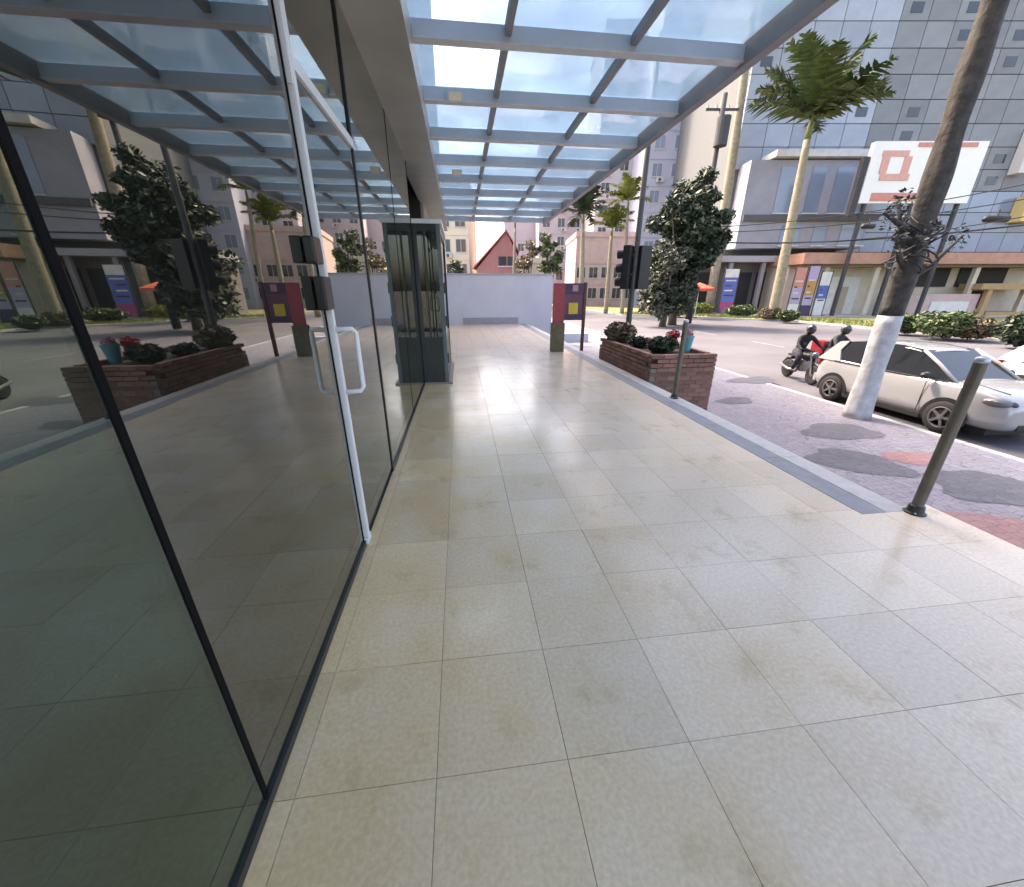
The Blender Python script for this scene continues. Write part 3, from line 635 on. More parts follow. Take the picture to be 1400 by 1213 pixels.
        MB().ell((-1.76, s * hw * .84, .88), (.07, .085, .13), 12, 8).build('tail_light', M_tail, e, smooth=True)
        MB().ell((1.86, s * hw * .62, .38), (.06, .10, .05), 10, 6).build('fog_lamp', M_trim, e, smooth=True)
    MB().box(1.80, 1.94, -.40, .40, .585, .655).build('grille', M_trim, e, bevel=.015)
    MB().box(1.78, 1.95, -.48, .48, .29, .40).build('lower_grille', M_trim, e, bevel=.02)
    MB().box(1.92, 1.965, -.24, .24, .44, .54).build('number_plate', mat('plate_grey', (.5, .5, .5), .5), e)
    MB().box(-1.6, 1.7, -hw * .8, hw * .8, .14, .24).build('underbody', M_trim, e)
    MB().box(-1.895, -1.80, -.7, .7, .35, .55).build('rear_bumper', paint, e, bevel=.03)
    e.scale = (L / 3.85 * sc, sc, sc)
    return e
P_silver = mat('silver_paint', (.33, .335, .34), .2, metal=.15, coat=.9, col2=(.315, .32, .325), nscale=2)
P_white = mat('white_car_paint', (.74, .75, .76), .3, coat=.6, col2=(.71, .72, .73), nscale=2)
car('parked_car', 'pale silver white hatchback parked at the kerb behind the whitewashed tree', (9.62, 6.92, ZR), R(-90), P_silver, L=3.85)
car('white_car', 'white car half out of frame beyond the pale hatchback', (13.6, 6.0, ZR), R(-96), P_white, L=4.1)

# ------------------------------------------------------------------ motorcycles and riders
M_black = mat('bike_black', (.02, .021, .024), .4); M_steel = mat('bike_steel', (.35, .35, .36), .35, metal=.8)
def motorcycle(loc, rz, label, tank):
    e = empty('motorcycle', loc, rz, label, 'motorcycle', 'motorcycles behind the pale hatchback')
    for x in (-.63, .63):
        w_ = bpy.data.objects.new('wheel', MB().lathe([(.22, -.045), (.28, -.05), (.305, 0), (.28, .05), (.22, .045)], n=24).mesh('wheel', M_rub, True)); COL.objects.link(w_); w_.parent = e; w_.location = (x, 0, .305); w_.rotation_euler = (R(90), 0, 0)
        sp = MB().lathe([(.05, -.05), (.05, .05)], n=10)
        for k in range(6): sp.box(.03, .23, -.012, .012, -.01, .01, Matrix.Rotation(k * math.pi / 3, 4, 'Z'))
        so = bpy.data.objects.new('spokes', sp.mesh('spokes', M_steel)); COL.objects.link(so); so.parent = w_
    MB().ell((.12, 0, .82), (.26, .14, .13), 14, 10).build('fuel_tank', tank, e, smooth=True)
    MB().box(-.62, -.08, -.13, .13, .74, .82).build('seat', M_black, e, bevel=.03)
    MB().box(-.15, .22, -.14, .14, .34, .66).build('engine', M_steel, e, bevel=.03)
    MB().tube([(.42, 0, .95), (.2, 0, .68), (.1, 0, .36), (-.2, 0, .34), (-.3, 0, .7), (.2, 0, .74)], .025, 8).build('frame', M_black, e, smooth=True)
    MB().tube([(-.2, .09, .36), (-.63, .09, .305)], .022, 6).tube([(-.2, -.09, .36), (-.63, -.09, .305)], .022, 6).build('swing_arm', M_black, e)
    MB().tube([(.63, .08, .305), (.40, .08, .98)], .024, 8).tube([(.63, -.08, .305), (.40, -.08, .98)], .024, 8).build('fork', M_steel, e)
    MB().tube([(.30, -.36, 1.04), (.36, -.22, 1.06), (.41, 0, 1.0), (.36, .22, 1.06), (.30, .36, 1.04)], .014, 8).build('handlebar', M_black, e, smooth=True)
    MB().ell((.50, 0, .90), (.10, .10, .10), 12, 8).build('headlight', M_lampg, e, smooth=True)
    MB().tube([(.1, -.16, .38), (-.3, -.18, .33), (-.8, -.19, .42)], [.02, .035, .045], 8).build('exhaust', M_steel, e, smooth=True)
    MB().tube([(.90, 0, .40), (.80, 0, .60), (.60, 0, .66), (.45, 0, .58)], .045, 8).build('front_mudguard', tank, e, smooth=True)
    MB().tube([(-.45, 0, .68), (-.75, 0, .64), (-.93, 0, .45)], .05, 8).build('rear_mudguard', M_black, e, smooth=True)
    for s in (-1, 1): MB().tube([(.34, s * .24, 1.06), (.36, s * .30, 1.20)], .007, 5).ell((.36, s * .32, 1.23), (.012, .06, .04), 8, 6).build('mirror', M_black, e)
    return e
def rider(loc, rz, label, cloth, legs, helmet):
    e = empty('person', loc, rz, label, 'person', 'motorcycle riders')
    V = []; E = []; RD = []
    def v(p, r): V.append(p); RD.append(r); return len(V) - 1
    pel = v((-.28, 0, .92), .15); wa = v((-.24, 0, 1.08), .135); ch = v((-.14, 0, 1.28), .155); nk = v((-.07, 0, 1.45), .06); hd0 = v((-.03, 0, 1.55), .085); hd1 = v((-.01, 0, 1.66), .085)
    E += [(pel, wa), (wa, ch), (ch, nk), (nk, hd0), (hd0, hd1)]
    for s in (-1, 1):
        sh = v((-.12, s * .19, 1.38), .075); el_ = v((.06, s * .32, 1.17), .052); wr_ = v((.26, s * .335, 1.07), .034); pa = v((.30, s * .335, 1.065), .036)
        E += [(ch, sh), (sh, el_), (el_, wr_), (wr_, pa)]
        for k in range(4):
            a = v((.335, s * (.305 + .02 * k), 1.075), .011); b = v((.335 - .004, s * (.305 + .02 * k), 1.03 + .002 * k), .010); E += [(pa, a), (a, b)]
        th = v((.28, s * .29, 1.045), .011); th2 = v((.315, s * .285, 1.02), .010); E += [(wr_, th), (th, th2)]
        hp = v((-.24, s * .11, .90), .10); kn = v((.14, s * .23, .80), .07); an = v((-.06, s * .22, .42), .045); he = v((-.06, s * .22, .36), .045); to = v((.10, s * .23, .34), .038)
        E += [(pel, hp), (hp, kn), (kn, an), (an, he), (he, to)]
    me = bpy.data.meshes.new('body'); me.from_pydata(V, E, []); o = bpy.data.objects.new('body', me); COL.objects.link(o); o.parent = e
    sk = o.modifiers.new('skin', 'SKIN'); sk.use_smooth_shade = True
    for i, sv in enumerate(me.skin_vertices[0].data): sv.radius = (RD[i], RD[i]); sv.use_root = (i == pel)
    ss = o.modifiers.new('sub', 'SUBSURF'); ss.levels = 1; ss.render_levels = 1; me.materials.append(cloth)
    hm = MB().ell((0, 0, 1.63), (.15, .125, .155), 16, 12).build('helmet', helmet, e, smooth=True)
    MB().ell((.06, 0, 1.63), (.10, .105, .055), 14, 8).build('visor', mat('visor', (.02, .02, .025), .08), hm, smooth=True)
    for s in (-1, 1): MB().ell((.03, s * .225, .345), (.145, .05, .05), 10, 6).build('shoe', M_trim, e, smooth=True)
    # trousers sleeve over the legs
    tm = MB()
    for s in (-1, 1): tm.tube([(-.27, s * .10, .92), (-.05, s * .18, .88), (.15, s * .235, .81), (.13, s * .235, .74), (.0, s * .23, .52), (-.06, s * .225, .40)], [.125, .11, .088, .084, .07, .062], 12)
    tm.build('trousers', legs, e, smooth=True)
    return e
C_black = mat('jacket_black', (.008, .008, .010), .8, bump=.3); C_grey = mat('jacket_grey', (.025, .028, .038), .8, bump=.3); C_jean = mat('jeans', (.02, .026, .042), .85, bump=.2)
H_black = mat('helmet_black', (.014, .012, .012), .2, coat=.6); H_grey = mat('helmet_grey', (.03, .033, .045), .25, coat=.5)
T_red = mat('tank_red', (.35, .02, .025), .3, coat=.6)
m1 = (9.85, 10.2, ZR); m2 = (10.75, 10.0, ZR)
motorcycle(m1, R(-100), 'black motorcycle on the left of the two behind the pale hatchback', M_black); rider(m1, R(-100), 'person in black jacket and black helmet riding the left motorcycle', C_black, C_jean, H_black)
motorcycle(m2, R(-82), 'motorcycle with red tank on the right, close behind the pale hatchback', T_red); rider(m2, R(-82), 'person in dark grey jacket and grey helmet riding the red motorcycle', C_grey, C_black, H_grey)
for q_ in [o for o in bpy.data.objects if o.parent is None and o.name.split('.')[0] in ('motorcycle', 'person')]: q_.scale = (.9, .9, .9)
bx = empty('delivery_box', (10.675, 10.53, ZR + .742), R(-82), 'red delivery box on the back of the right motorcycle', 'box')
MB().box(-.19, .19, -.19, .19, 0, .32).build('box_body', T_red, bx, bevel=.02); MB().box(-.195, .195, -.195, .195, .321, .36).build('lid', T_red, bx, bevel=.015)

# ------------------------------------------------------------------ far verge and planting
M_verge = mat('verge_soil', (.20, .20, .09), .95, col2=(.12, .13, .05), nscale=.8, bump=.5)
vg = MB().prism([(28.2, -40), (90, -40), (90, 70), (17.2, 70), (17.2, 41.6), (28.2, 30.6)], ZR - .02, ZR + .11, lambda a, b, t: (a, b, t)).build('far_verge', M_verge); tag(vg, kind='structure')
M_fpav = mat('far_pavement', (.40, .385, .37), .8, col2=(.32, .31, .30), nscale=1.5)
def wquad(lat0, lat1, D0, D1, z): return [tuple(wpos(lat0, D0, z)), tuple(wpos(lat1, D0, z)), tuple(wpos(lat1, D1, z)), tuple(wpos(lat0, D1, z))]
fp = MB().add(wquad(16, 100, 39.2, 47, ZR + .117), [(0, 1, 2, 3)]).build('far_pavement', M_fpav); tag(fp, kind='structure')
kl = MB(); 
pth = [(28.1, -30), (28.1, 30.5), (17.1, 41.5), (17.1, 70)]
for (a, b) in zip(pth[:-1], pth[1:]):
    a = Vector((*a, 0)); b = Vector((*b, 0)); d = (b - a).normalized(); nrm = Vector((-d.y, d.x, 0)) * .09
    kl.add([(*(p + q).xy, z) for z in (ZR - .01, ZR + .125) for p, q in ((a, nrm), (b, nrm), (b, -nrm), (a, -nrm))], [(0, 1, 2, 3), (4, 5, 6, 7), (0, 1, 5, 4), (1, 2, 6, 5), (2, 3, 7, 6), (3, 0, 4, 7)])
kk = kl.build('far_kerb', M_kerb); tag(kk, kind='structure')
rng = random.Random(21); gm = MB()
for k in range(9000):
    t = rng.random()
    if t < .55: x = rng.uniform(28.3, 33); y = rng.uniform(6, 32)
    else:
        s = rng.random(); x = 28.2 - 11 * s + rng.uniform(.2, 4); y = 30.6 + 11 * s + rng.uniform(.0, 3)
    a = rng.uniform(0, 6.3); hh = rng.uniform(.08, .25); dx = .04 * math.cos(a); dy = .04 * math.sin(a); z0 = ZR + .10
    gm.add([(x - dx, y - dy, z0), (x + dx, y + dy, z0), (x + rng.uniform(-.08, .08), y + rng.uniform(-.08, .08), z0 + hh)], [(0, 1, 2)])
go = gm.build('grass', leafmat('grass_blade', (.20, .23, .055), (.12, .16, .035), .4)); tag(go, 'short yellowish grass along the far side of the road', 'grass', kind='stuff')
ZV = ZR + .10
def hedge(px, py, rad, label, lm, seed, n=1400, size=.12, z=ZV):
    p = fl(px, py, z); return shrub('hedge_bush', (p.x, p.y, z), rad, label, lm, seed, n, size, 'bush', 'bushes across the road', 9)
hedge(915, 431, (1.6, 1.0, .35), 'low yellow green hedge left of the round one, across the road', L_yel, 31)
hedge(945, 430, (2.4, 1.2, .65), 'rounded yellow green hedge under the dark bushy tree', L_yel, 32)
hedge(1012, 433, (1.6, 1.0, .55), 'green clipped bush right of the bare palm trunk', L_mid, 33)
hedge(1052, 437, (1.0, .9, .5), 'dull green bush at the foot of the fan crowned palm', L_dry, 34)
hedge(1075, 440, (.8, .8, .45), 'small pale bush beside the poster boards', L_mid, 35)
hedge(1238, 456, (1.0, .9, .55), 'green bush just right of the whitewashed tree', L_mid, 36)
hedge(1290, 462, (1.7, 1.2, .70), 'wide dark green bush in front of the pink shop wall', L_mid, 37)
hedge(1325, 464, (1.0, .9, .55), 'olive bush above the windscreen of the pale hatchback', L_dry, 38)
hedge(1388, 474, (.8, .8, .75), 'upright dark bush at the right picture edge', L_dark, 39)

# palms and trees
def palm_at(bx_, by_, tx, ty, label, D=None, **kw):
    p = fl(bx_, by_, ZV); D = p.dot(HD); lb, zb = pd(bx_, by_, D); lt, zt = pd(tx, ty, D)
    e = palm((p.x, p.y, ZV - .05), zt - ZV, lt - lb, label, **kw); e.rotation_euler = (0, 0, -R(YAW)); return e
palm_at(1055, 434, 1104, 190, 'palm with a spread fan crown in front of the grey building', fl_=5.6, nf=21, r=.33, seed=51, up=(18, 78), droop=(2, 5))
palm_at(968, 429, 1028, 30, 'tallest palm with a long bare pale trunk, crown cut by the picture top', fl_=5.5, nf=16, r=.36, seed=52)
palm_at(828, 428, 836, 322, 'short palm with bright yellow green crown right of the end wall', fl_=2.7, nf=16, r=.20, seed=53, lm=L_yel, up=(25, 85))
palm_at(850, 429, 858, 288, 'slim palm with yellow green crown just left of the traffic light pole', fl_=2.6, nf=14, r=.17, seed=54, lm=L_yel, up=(20, 85))
palm_at(793, 430, 797, 305, 'dark green palm immediately right of the display stand', fl_=3.2, nf=16, r=.22, seed=55, lm=L_dark, up=(10, 80))
def far_tree(px, py, D, h, rad, label, lm, seed, **kw):
    lat, z = pd(px, py, D); p = wpos(lat, D, ZV); return tree('leafy_tree', p, h, rad, label, lm, seed, group='trees beyond the road', **kw)
far_tree(922, 420, 31, 9.4, (2.3, 2.2, 4.2), 'dark bushy tree beyond the road between traffic light and bare palm', L_dark, 61, clumps=64, per=230, size=.20, trunk_r=.25, low=.2)
far_tree(908, 424, 29.5, 5.4, (1.9, 1.8, 2.3), 'smaller dull green tree in front of the dark bushy tree', L_dull, 62, clumps=40, per=190, size=.17, trunk_r=.2, low=.25)
far_tree(628, 385, 42, 5.2, (1.3, 1.2, 1.8), 'dark bush tree rising over the end wall beside the cream building', L_dark, 63, clumps=18, per=90, size=.2, low=.3)
far_tree(722, 380, 46, 7.0, (1.6, 1.5, 2.6), 'olive tree rising over the end wall beside the red roofed house', L_dry, 64, clumps=20, per=90, size=.22, low=.3)
far_tree(752, 380, 50, 9.5, (1.4, 1.4, 3.2), 'slim olive green tree over the right end of the end wall', L_mid, 65, clumps=20, per=90, size=.22, low=.3)
lt_, zt_ = pd(702, 312, 52); pp = wpos(lt_, 52, ZV)
palm((pp.x, pp.y, ZV), zt_ - ZV, .2, 'small distant palm over the red roofed house', fl_=1.9, nf=12, r=.16, seed=66)

# ------------------------------------------------------------------ utility poles and cables
M_conc = mat('pole_concrete', (.26, .25, .24), .9, nscale=3); M_cable = mat('cable_black', (.015, .015, .017), .6)
def upole(px, D, ztop, label, drum=None, r=.16, m=M_conc):
    lat, _ = pd(px, 420, D); p = wpos(lat, D, ZV - .05); e = empty('utility_pole', p, -R(YAW), label, 'utility pole', 'utility poles')
    MB().tube([(0, 0, 0), (0, 0, ztop - p.z)], [r, r * .7], 12).build('shaft', m, e, smooth=True)
    MB().box(-1.1, 1.1, -.06, .06, ztop - p.z - .9, ztop - p.z - .78).build('cross_arm', m, e)
    for x in (-1, -.4, .4, 1): MB().lathe([(.05, 0), (.06, .06), (.03, .12), (.05, .16), (.02, .2)], (x, 0, ztop - p.z - .78), 8).build('insulator', mat('insulator', (.25, .14, .10), .3), e)
    if drum: MB().lathe([(.1, -.05), (.42, 0), (.42, drum), (.1, drum + .06)], (0, -.5, ztop - p.z - 3.0), 16).build('transformer', m, e); MB().box(-.08, .08, -.5, .0, ztop - p.z - 2.6, ztop - p.z - 2.5).build('transformer_bracket', m, e)
    return e
M_dpole = mat('pole_dark', (.05, .05, .055), .7, nscale=3)
_, zt = pd(957, 128, 32)
upole(944, 32, zt, 'dark utility pole with a drum transformer above the bushy tree', drum=1.6, r=.26, m=M_dpole)
_, zt2 = pd(1400, 255, 24)
upole(1440, 24, zt2, 'concrete utility pole at the right edge of the view', r=.15)
def cable(x0, y0, x1, y1, D0, D1, sag, label, r=.028):
    a = pd(x0, y0, D0); b = pd(x1, y1, D1); A = wpos(a[0], D0, a[1]); B = wpos(b[0], D1, b[1])
    pts = [A.lerp(B, t) - Vector((0, 0, sag * 4 * t * (1 - t))) for t in [i / 16 for i in range(17)]]
    o = MB().tube(pts, r, 5).build('overhead_cable', M_cable); return tag(o, label, 'cable', 'overhead cables')
cable(940, 318, 1460, 262, 32, 24, .5, 'overhead cable crossing under the white sign, second from the top')
cable(940, 312, 1460, 240, 32, 24, .5, 'topmost overhead cable crossing the grey building')
cable(940, 328, 1460, 285, 32, 24, .8, 'overhead cable third from the top, crossing the tree trunk')
cable(940, 330, 1460, 300, 32, 24, .5, 'thick lowest overhead cable above the shop roofs', .05)
def splice(px, py, D, label, w_=.9, h_=.3):
    la, z = pd(px, py, D); p = wpos(la, D, z); e = empty('cable_splice_box', p, -R(YAW), label, 'cable box', 'splice boxes on the cables')
    MB().tube([(-w_ / 2, 0, 0), (-w_ * .4, 0, .02), (w_ * .4, 0, .02), (w_ / 2, 0, 0)], [.03, h_ / 2, h_ / 2, .03], 10).build('casing', M_cable, e, smooth=True)
    MB().box(-.03, .03, -.03, .03, h_ / 2, h_ / 2 + .3).build('hanger', M_cable, e)
splice(1187, 310, 28, 'black splice box hanging on the cables left of the tree trunk'); splice(1362, 300, 25.5, 'longer black splice box on the cables right of the tree trunk', 1.6, .36)

# ------------------------------------------------------------------ buildings across the road (built in the avenue's own directions)
def bld(name, D, label, lat=0.): 
    p = wpos(lat, D, ZV); return empty(name, p, -R(YAW), label, 'building')
class BB:                                     # boxes given by photograph rectangle on a facade plane D, with depth range
    def __init__(s, e, D, lat=0.): s.e = e; s.D = D; s.lat = lat
    def rect(s, x0, y0, x1, y1):
        xm = (x0 + x1) / 2; ym = (y0 + y1) / 2
        return pd(x0, ym, s.D)[0] - s.lat, pd(x1, ym, s.D)[0] - s.lat, pd(xm, y1, s.D)[1] - ZV, pd(xm, y0, s.D)[1] - ZV
    def m(s, nm, m, x0, x1, z0, z1, d0, d1, par=None, bevel=0.):
        return MB().box(x0, x1, d0, d1, z0, z1).build(nm, m, par or s.e, bevel=bevel)
    def p(s, nm, m, x0, y0, x1, y1, d0, d1, par=None, bevel=0.):
        a, b, c, d = s.rect(x0, y0, x1, y1); return s.m(nm, m, a, b, c, d, d0, d1, par, bevel)
def wgrid(B, xs, zs, w_, h_, m, fm, depth=.12):
    me = MB().box(-w_ / 2, w_ / 2, -.02, .10, 0, h_).mesh('window', m)
    fr = MB().box(-w_ / 2 - .08, w_ / 2 + .08, -.10, .0, -.12, -.0).box(-w_ / 2 - .08, -w_ / 2, -.05, .0, 0, h_).box(w_ / 2, w_ / 2 + .08, -.05, 0, 0, h_).box(-w_ / 2 - .08, w_ / 2 + .08, -.05, 0, h_, h_ + .08).box(-.03, .03, -.04, -.02, 0, h_).mesh('frame', fm)
    for x in xs:
        for z in zs:
            o = piece('window', me, (x, 0, z), B.e, world=False); piece('frame', fr, (0, 0, 0), o, world=False)

# --- large grey-blue building
D1 = 47.0
M_panel = mat('cladding_blue_grey', (.33, .375, .44), .5, col2=(.27, .31, .37), nscale=.6, rnd=.14)
M_panel2 = mat('cladding_dark_grey', (.22, .235, .255), .55, col2=(.175, .19, .21), nscale=.6, rnd=.14)
M_core = mat('facade_core', (.13, .14, .15), .8); M_bglass = mat('facade_glass_blue', (.20, .26, .36), .12, col2=(.16, .21, .30), nscale=.5, spec=.7, rnd=.15)
M_win = mat('window_dark', (.035, .042, .055), .08, spec=.7, col2=(.02, .025, .03), nscale=.7); M_mauve = mat('cladding_mauve', (.34, .34, .40), .6, col2=(.28, .28, .33), nscale=.7, rnd=.10)
M_ledge = mat('ledge_white', (.62, .62, .60), .6, nscale=2)
big = bld('grey_office_building', D1, 'large blue grey panel clad building across the road', lat=30.); B = BB(big, D1, 30.)
la0 = pd(1000, 250, D1)[0] - 30; la1 = la0 + 75; lsplit = pd(1178, 200, D1)[0] - 30
ZT = 32.
z345 = pd(1150, 345, D1)[1] - ZV
B.m('core', M_core, la0, la1, 0, ZT, .25, 18)
pw, ph = 2.55, 1.9
pmeA = MB().box(.03, pw - .03, 0, .24, .03, ph - .03).mesh('panel', M_panel, bevel=.02); pmeB = MB().box(.03, pw - .03, 0, .24, .03, ph - .03).mesh('panel', M_panel2, bevel=.02); pmeG = MB().box(.03, pw - .03, .05, .24, .03, ph - .03).mesh('glass_panel', M_bglass)
nx = int((la1 - la0) / pw); nz = int((ZT - z345) / ph); z220 = pd(1100, 222, D1)[1] - ZV; z282 = pd(1280, 282, D1)[1] - ZV
rng = random.Random(5); cnt = 0
wmeS = MB().box(-.55, .55, -.03, .05, 0, .75).mesh('small_window', M_win)
for i in range(nx):
    for k in range(nz):
        x = la0 + i * pw; z = z345 + k * ph
        if x < lsplit - .3 and z < z220 - 1.2: continue
        right = x >= lsplit - .3
        if right and z < z282: me_ = pmeG
        else: me_ = pmeB if right else pmeA
        piece('panel' if me_ is not pmeG else 'glass_panel', me_, (x, 0, z), big, world=False); cnt += 1
        if me_ is not pmeG and ((i * 7 + k * 5) % 9 in (0, 4)): piece('small_window', wmeS, (x + pw * .5, 0, z + .55), big, world=False)
# projecting mauve box under a white ledge
B.p('box_volume', M_mauve, 1002, 227, 1172, 342, -2.0, .2, bevel=.03)
B.p('ledge', M_ledge, 1040, 216, 1170, 225, -2.6, .1, bevel=.03)
bxw = [(1046, 236, 1066, 296), (1086, 236, 1104, 296), (1118, 236, 1140, 296), (1148, 236, 1166, 296), (1050, 312, 1074, 338), (1092, 312, 1110, 338), (1128, 312, 1160, 338)]
for q in bxw:
    o = B.p('window', M_bglass, *q, -2.06, -1.98); a, b, c, d = B.rect(*q); B.m('sill', M_ledge, a - .1, b + .1, c - .14, c - .02, -2.2, -2.005, o)
B.p('string_course', mat('dark_course', (.10, .10, .11), .7), 1000, 299, 1176, 307, -2.3, -2.003)
B.p('end_pier', mat('pier_white', (.66, .64, .60), .7), 1388, 180, 1404, 240, -1.0, -.002)
B.p('yellow_sign_board', mat('yellow_board', (.72, .55, .22), .6), 1383, 270, 1412, 305, -1.2, -.003)
# terracotta shop roof and shops below
M_terra = mat('terracotta_fascia', (.50, .27, .19), .75, col2=(.40, .21, .15), nscale=2); M_cream = mat('cream_render', (.60, .53, .43), .8, col2=(.5, .44, .36), nscale=1.5); M_pink = mat('pink_wall', (.55, .40, .37), .8, col2=(.46, .33, .31), nscale=1.2); M_tan = mat('tan_wood', (.42, .27, .13), .7, nscale=3); M_shut = mat('shop_white', (.68, .67, .64), .7, nscale=2); M_hole = mat('shop_dark_inside', (.03, .028, .027), .8)
shp = bld('shop_row', 42., 'low row of shops with terracotta roof edge below the grey building', lat=40.); S = BB(shp, 42., 40.)
a0 = pd(1082, 400, 42)[0] - 40; a1 = a0 + 48; zf0 = pd(1150, 362, 42)[1] - ZV; zf1 = pd(1150, 347, 42)[1] - ZV
S.m('wall', M_cream, a0, a1, 0, zf0 - .02, 1.2, 5); S.m('roof_edge', M_terra, a0 - .4, a1, zf0, zf1, -1.2, 5, bevel=.04); S.m('soffit', mat('soffit', (.25, .2, .17), .8), a0, a1, zf0 - .25, zf0 - .02, -.6, 1.19)
S.m('floor_slab', M_fpav, a0, a1, 0, .06, -1.0, 1.19)
for px_ in (1118, 1185, 1226, 1318, 1395): 
    x = pd(px_, 400, 42)[0] - 40; S.m('column', M_cream, x - .22, x + .22, .062, zf0 - .26, -.5, -.1, bevel=.03)
S.p('shop_window', M_shut, 1128, 378, 1182, 432, 1.1, 1.18); S.p('shop_door', mat('door_tan', (.45, .37, .27), .7), 1150, 392, 1166, 433, 1.02, 1.09)
for q in ((1232, 366, 1262, 392), (1270, 366, 1312, 392), (1326, 364, 1392, 392), (1336, 398, 1366, 422)): S.p('shop_opening', M_hole, *q, 1.06, 1.17)
S.p('pink_wall', M_pink, 1212, 402, 1320, 438, -.9, -.52, bevel=.03); S.p('white_notice', M_shut, 1258, 412, 1308, 428, -.98, -.905)
k1 = S.p('tan_kiosk', M_tan, 1322, 388, 1400, 396, -1.4, .8, bevel=.02); S.p('kiosk_counter', M_tan, 1326, 426, 1400, 434, -1.4, .6, bevel=.02); S.p('kiosk_post', M_tan, 1324, 396, 1330, 436, -1.3, -.9)
S.p('green_awning', mat('dull_green_board', (.10, .13, .06), .7), 1236, 380, 1250, 398, 1.0, 1.055)

# --- white square sign with pink emblem
sg = empty('billboard', wpos(pd(1262, 240, 40.)[0], 40., ZV), -R(YAW), 'square white billboard with a pink ring emblem high above the shops', 'sign'); lats = pd(1262, 240, 40.)[0]; G_ = BB(sg, 40., lats)
M_signw = mat('sign_white', (.82, .81, .79), .5, col2=(.79, .78, .76), nscale=1); M_signp = mat('sign_pink', (.70, .36, .31), .55, nscale=3); M_signr = mat('sign_red', (.62, .25, .20), .55, nscale=3)
G_.p('board', M_signw, 1186, 193, 1338, 278, 0, .5)
for q, m_ in (((1207, 206, 1243, 214), M_signp), ((1204, 214, 1214, 238), M_signp), ((1234, 214, 1244, 238), M_signp), ((1202, 238, 1242, 247), M_signp), ((1256, 195, 1337, 201), M_signr), ((1190, 264, 1256, 275), M_signr)):
    G_.p('emblem' if m_ is M_signp else 'colour_band', m_, *q, -.06, -.004)
G_.p('mounting_post', M_dpole, 1172, 214, 1180, 296, .1, .5)
za = pd(1262, 278, 40.)[1] - ZV
for x in (-4.2, 0, 4.2): G_.m('support_leg', M_dpole, x - .12, x + .12, 0, za - .01, .15, .45)
G_.m('support_brace', M_dpole, -4.4, 4.4, za - .9, za - .75, .46, .56)

# --- dark shop under the trees, with banner, parasol and posters
ds = bld('dark_shop', 46., 'low dark fronted shop behind the bare palm trunk', lat=23.); Dk = BB(ds, 46., 23.)
a, b, c, d = Dk.rect(900, 352, 1080, 425)
Dk.m('wall', mat('dark_wall', (.16, .15, .15), .8), a, b, 0, d - .5, 1.0, 6); Dk.m('fascia', mat('grey_fascia', (.42, .41, .43), .7), a - .3, b + .3, d - .49, d + .1, -.8, 6, bevel=.03)
for q in ((905, 372, 935, 424), (942, 372, 985, 424), (1005, 372, 1030, 424), (1036, 372, 1072, 424)): o = Dk.p('shop_opening', M_hole, *q, .93, .995)
for px_ in (938, 990, 1033, 1076): x = pd(px_, 400, 46)[0] - 23; Dk.m('column', mat('column_grey', (.33, .32, .33), .8), x - .2, x + .2, 0, d - .5, -.5, -.1)
def flat(name, px0, py0, px1, py1, D, label, cat, bands, base=None, leg=None):
    lat = pd((px0 + px1) / 2, 400, D)[0]; e = empty(name, wpos(lat, D, ZV), -R(YAW), label, cat); Q = BB(e, D, lat); a, b, c, d = Q.rect(px0, py0, px1, py1)
    for (f0, f1, m_) in bands: Q.m('colour_band', m_, a, b, c + (d - c) * f0 + .004, c + (d - c) * f1, -.04, .04)
    for k in range(4): Q.m('printed_line', M_ledge if k % 2 else M_dpole, a + .15, b - .15 - .2 * (k % 3), c + (d - c) * (.35 + .12 * k), c + (d - c) * (.38 + .12 * k), -.05, -.042)
    Q.m('pole', M_dpole, a - .1, a - .02, 0.02, d + .15, -.03, .03); Q.m('pole', M_dpole, b + .02, b + .1, .02, d + .15, -.03, .03); Q.m('foot', M_dpole, a - .2, b + .2, 0, .05, -.35, .35)
    return e
M_blue = mat('banner_blue', (.10, .14, .42), .7, nscale=2); M_mag = mat('banner_magenta', (.38, .06, .18), .7, nscale=2); M_lil = mat('poster_lilac', (.45, .36, .52), .7, nscale=3); M_or = mat('poster_orange', (.55, .26, .10), .7, nscale=3)
flat('banner', 988, 368, 1006, 424, 42.5, 'blue banner with white top and magenta foot beside the bare palm', 'banner', ((0, .2, M_mag), (.2, .8, M_blue), (.8, 1, M_shut)))
flat('poster_board', 1082, 366, 1096, 432, 40., 'red and lilac poster board, left of the three near the white shop', 'poster board', ((.0, .25, M_shut), (.25, .6, M_lil), (.6, 1, M_signr)))
flat('poster_board', 1100, 364, 1113, 432, 40.2, 'purple and orange poster board, middle one near the white shop', 'poster board', ((.0, .22, M_purple), (.22, .42, M_lil), (.42, .72, M_or), (.72, 1, M_lil)))
flat('poster_board', 1117, 372, 1130, 432, 40.5, 'blue and white poster board, right one near the white shop', 'poster board', ((.0, .4, M_shut), (.4, .7, M_blue), (.7, 1, M_shut)))
lat, z = pd(955, 400, 38.); _, zt3 = pd(955, 387, 38.)
par = empty('parasol', wpos(lat, 38., ZV), -R(YAW), 'orange red parasol open beside the dark bushy tree', 'parasol'); H_ = zt3 - ZV
MB().tube([(0, 0, 0), (0, 0, H_)], .03, 8).build('pole', M_shut, par); MB().lathe([(.22, 0), (.22, .06), (.06, .1)], n=12).build('base', M_dpole, par)
pb = MB(); n = 8; vs_ = [(0, 0, H_ + .05)] + [(1.35 * math.cos(2 * math.pi * k / n), 1.35 * math.sin(2 * math.pi * k / n), H_ - .45) for k in range(n)] + [(1.35 * math.cos(2 * math.pi * k / n), 1.35 * math.sin(2 * math.pi * k / n), H_ - .68) for k in range(n)]
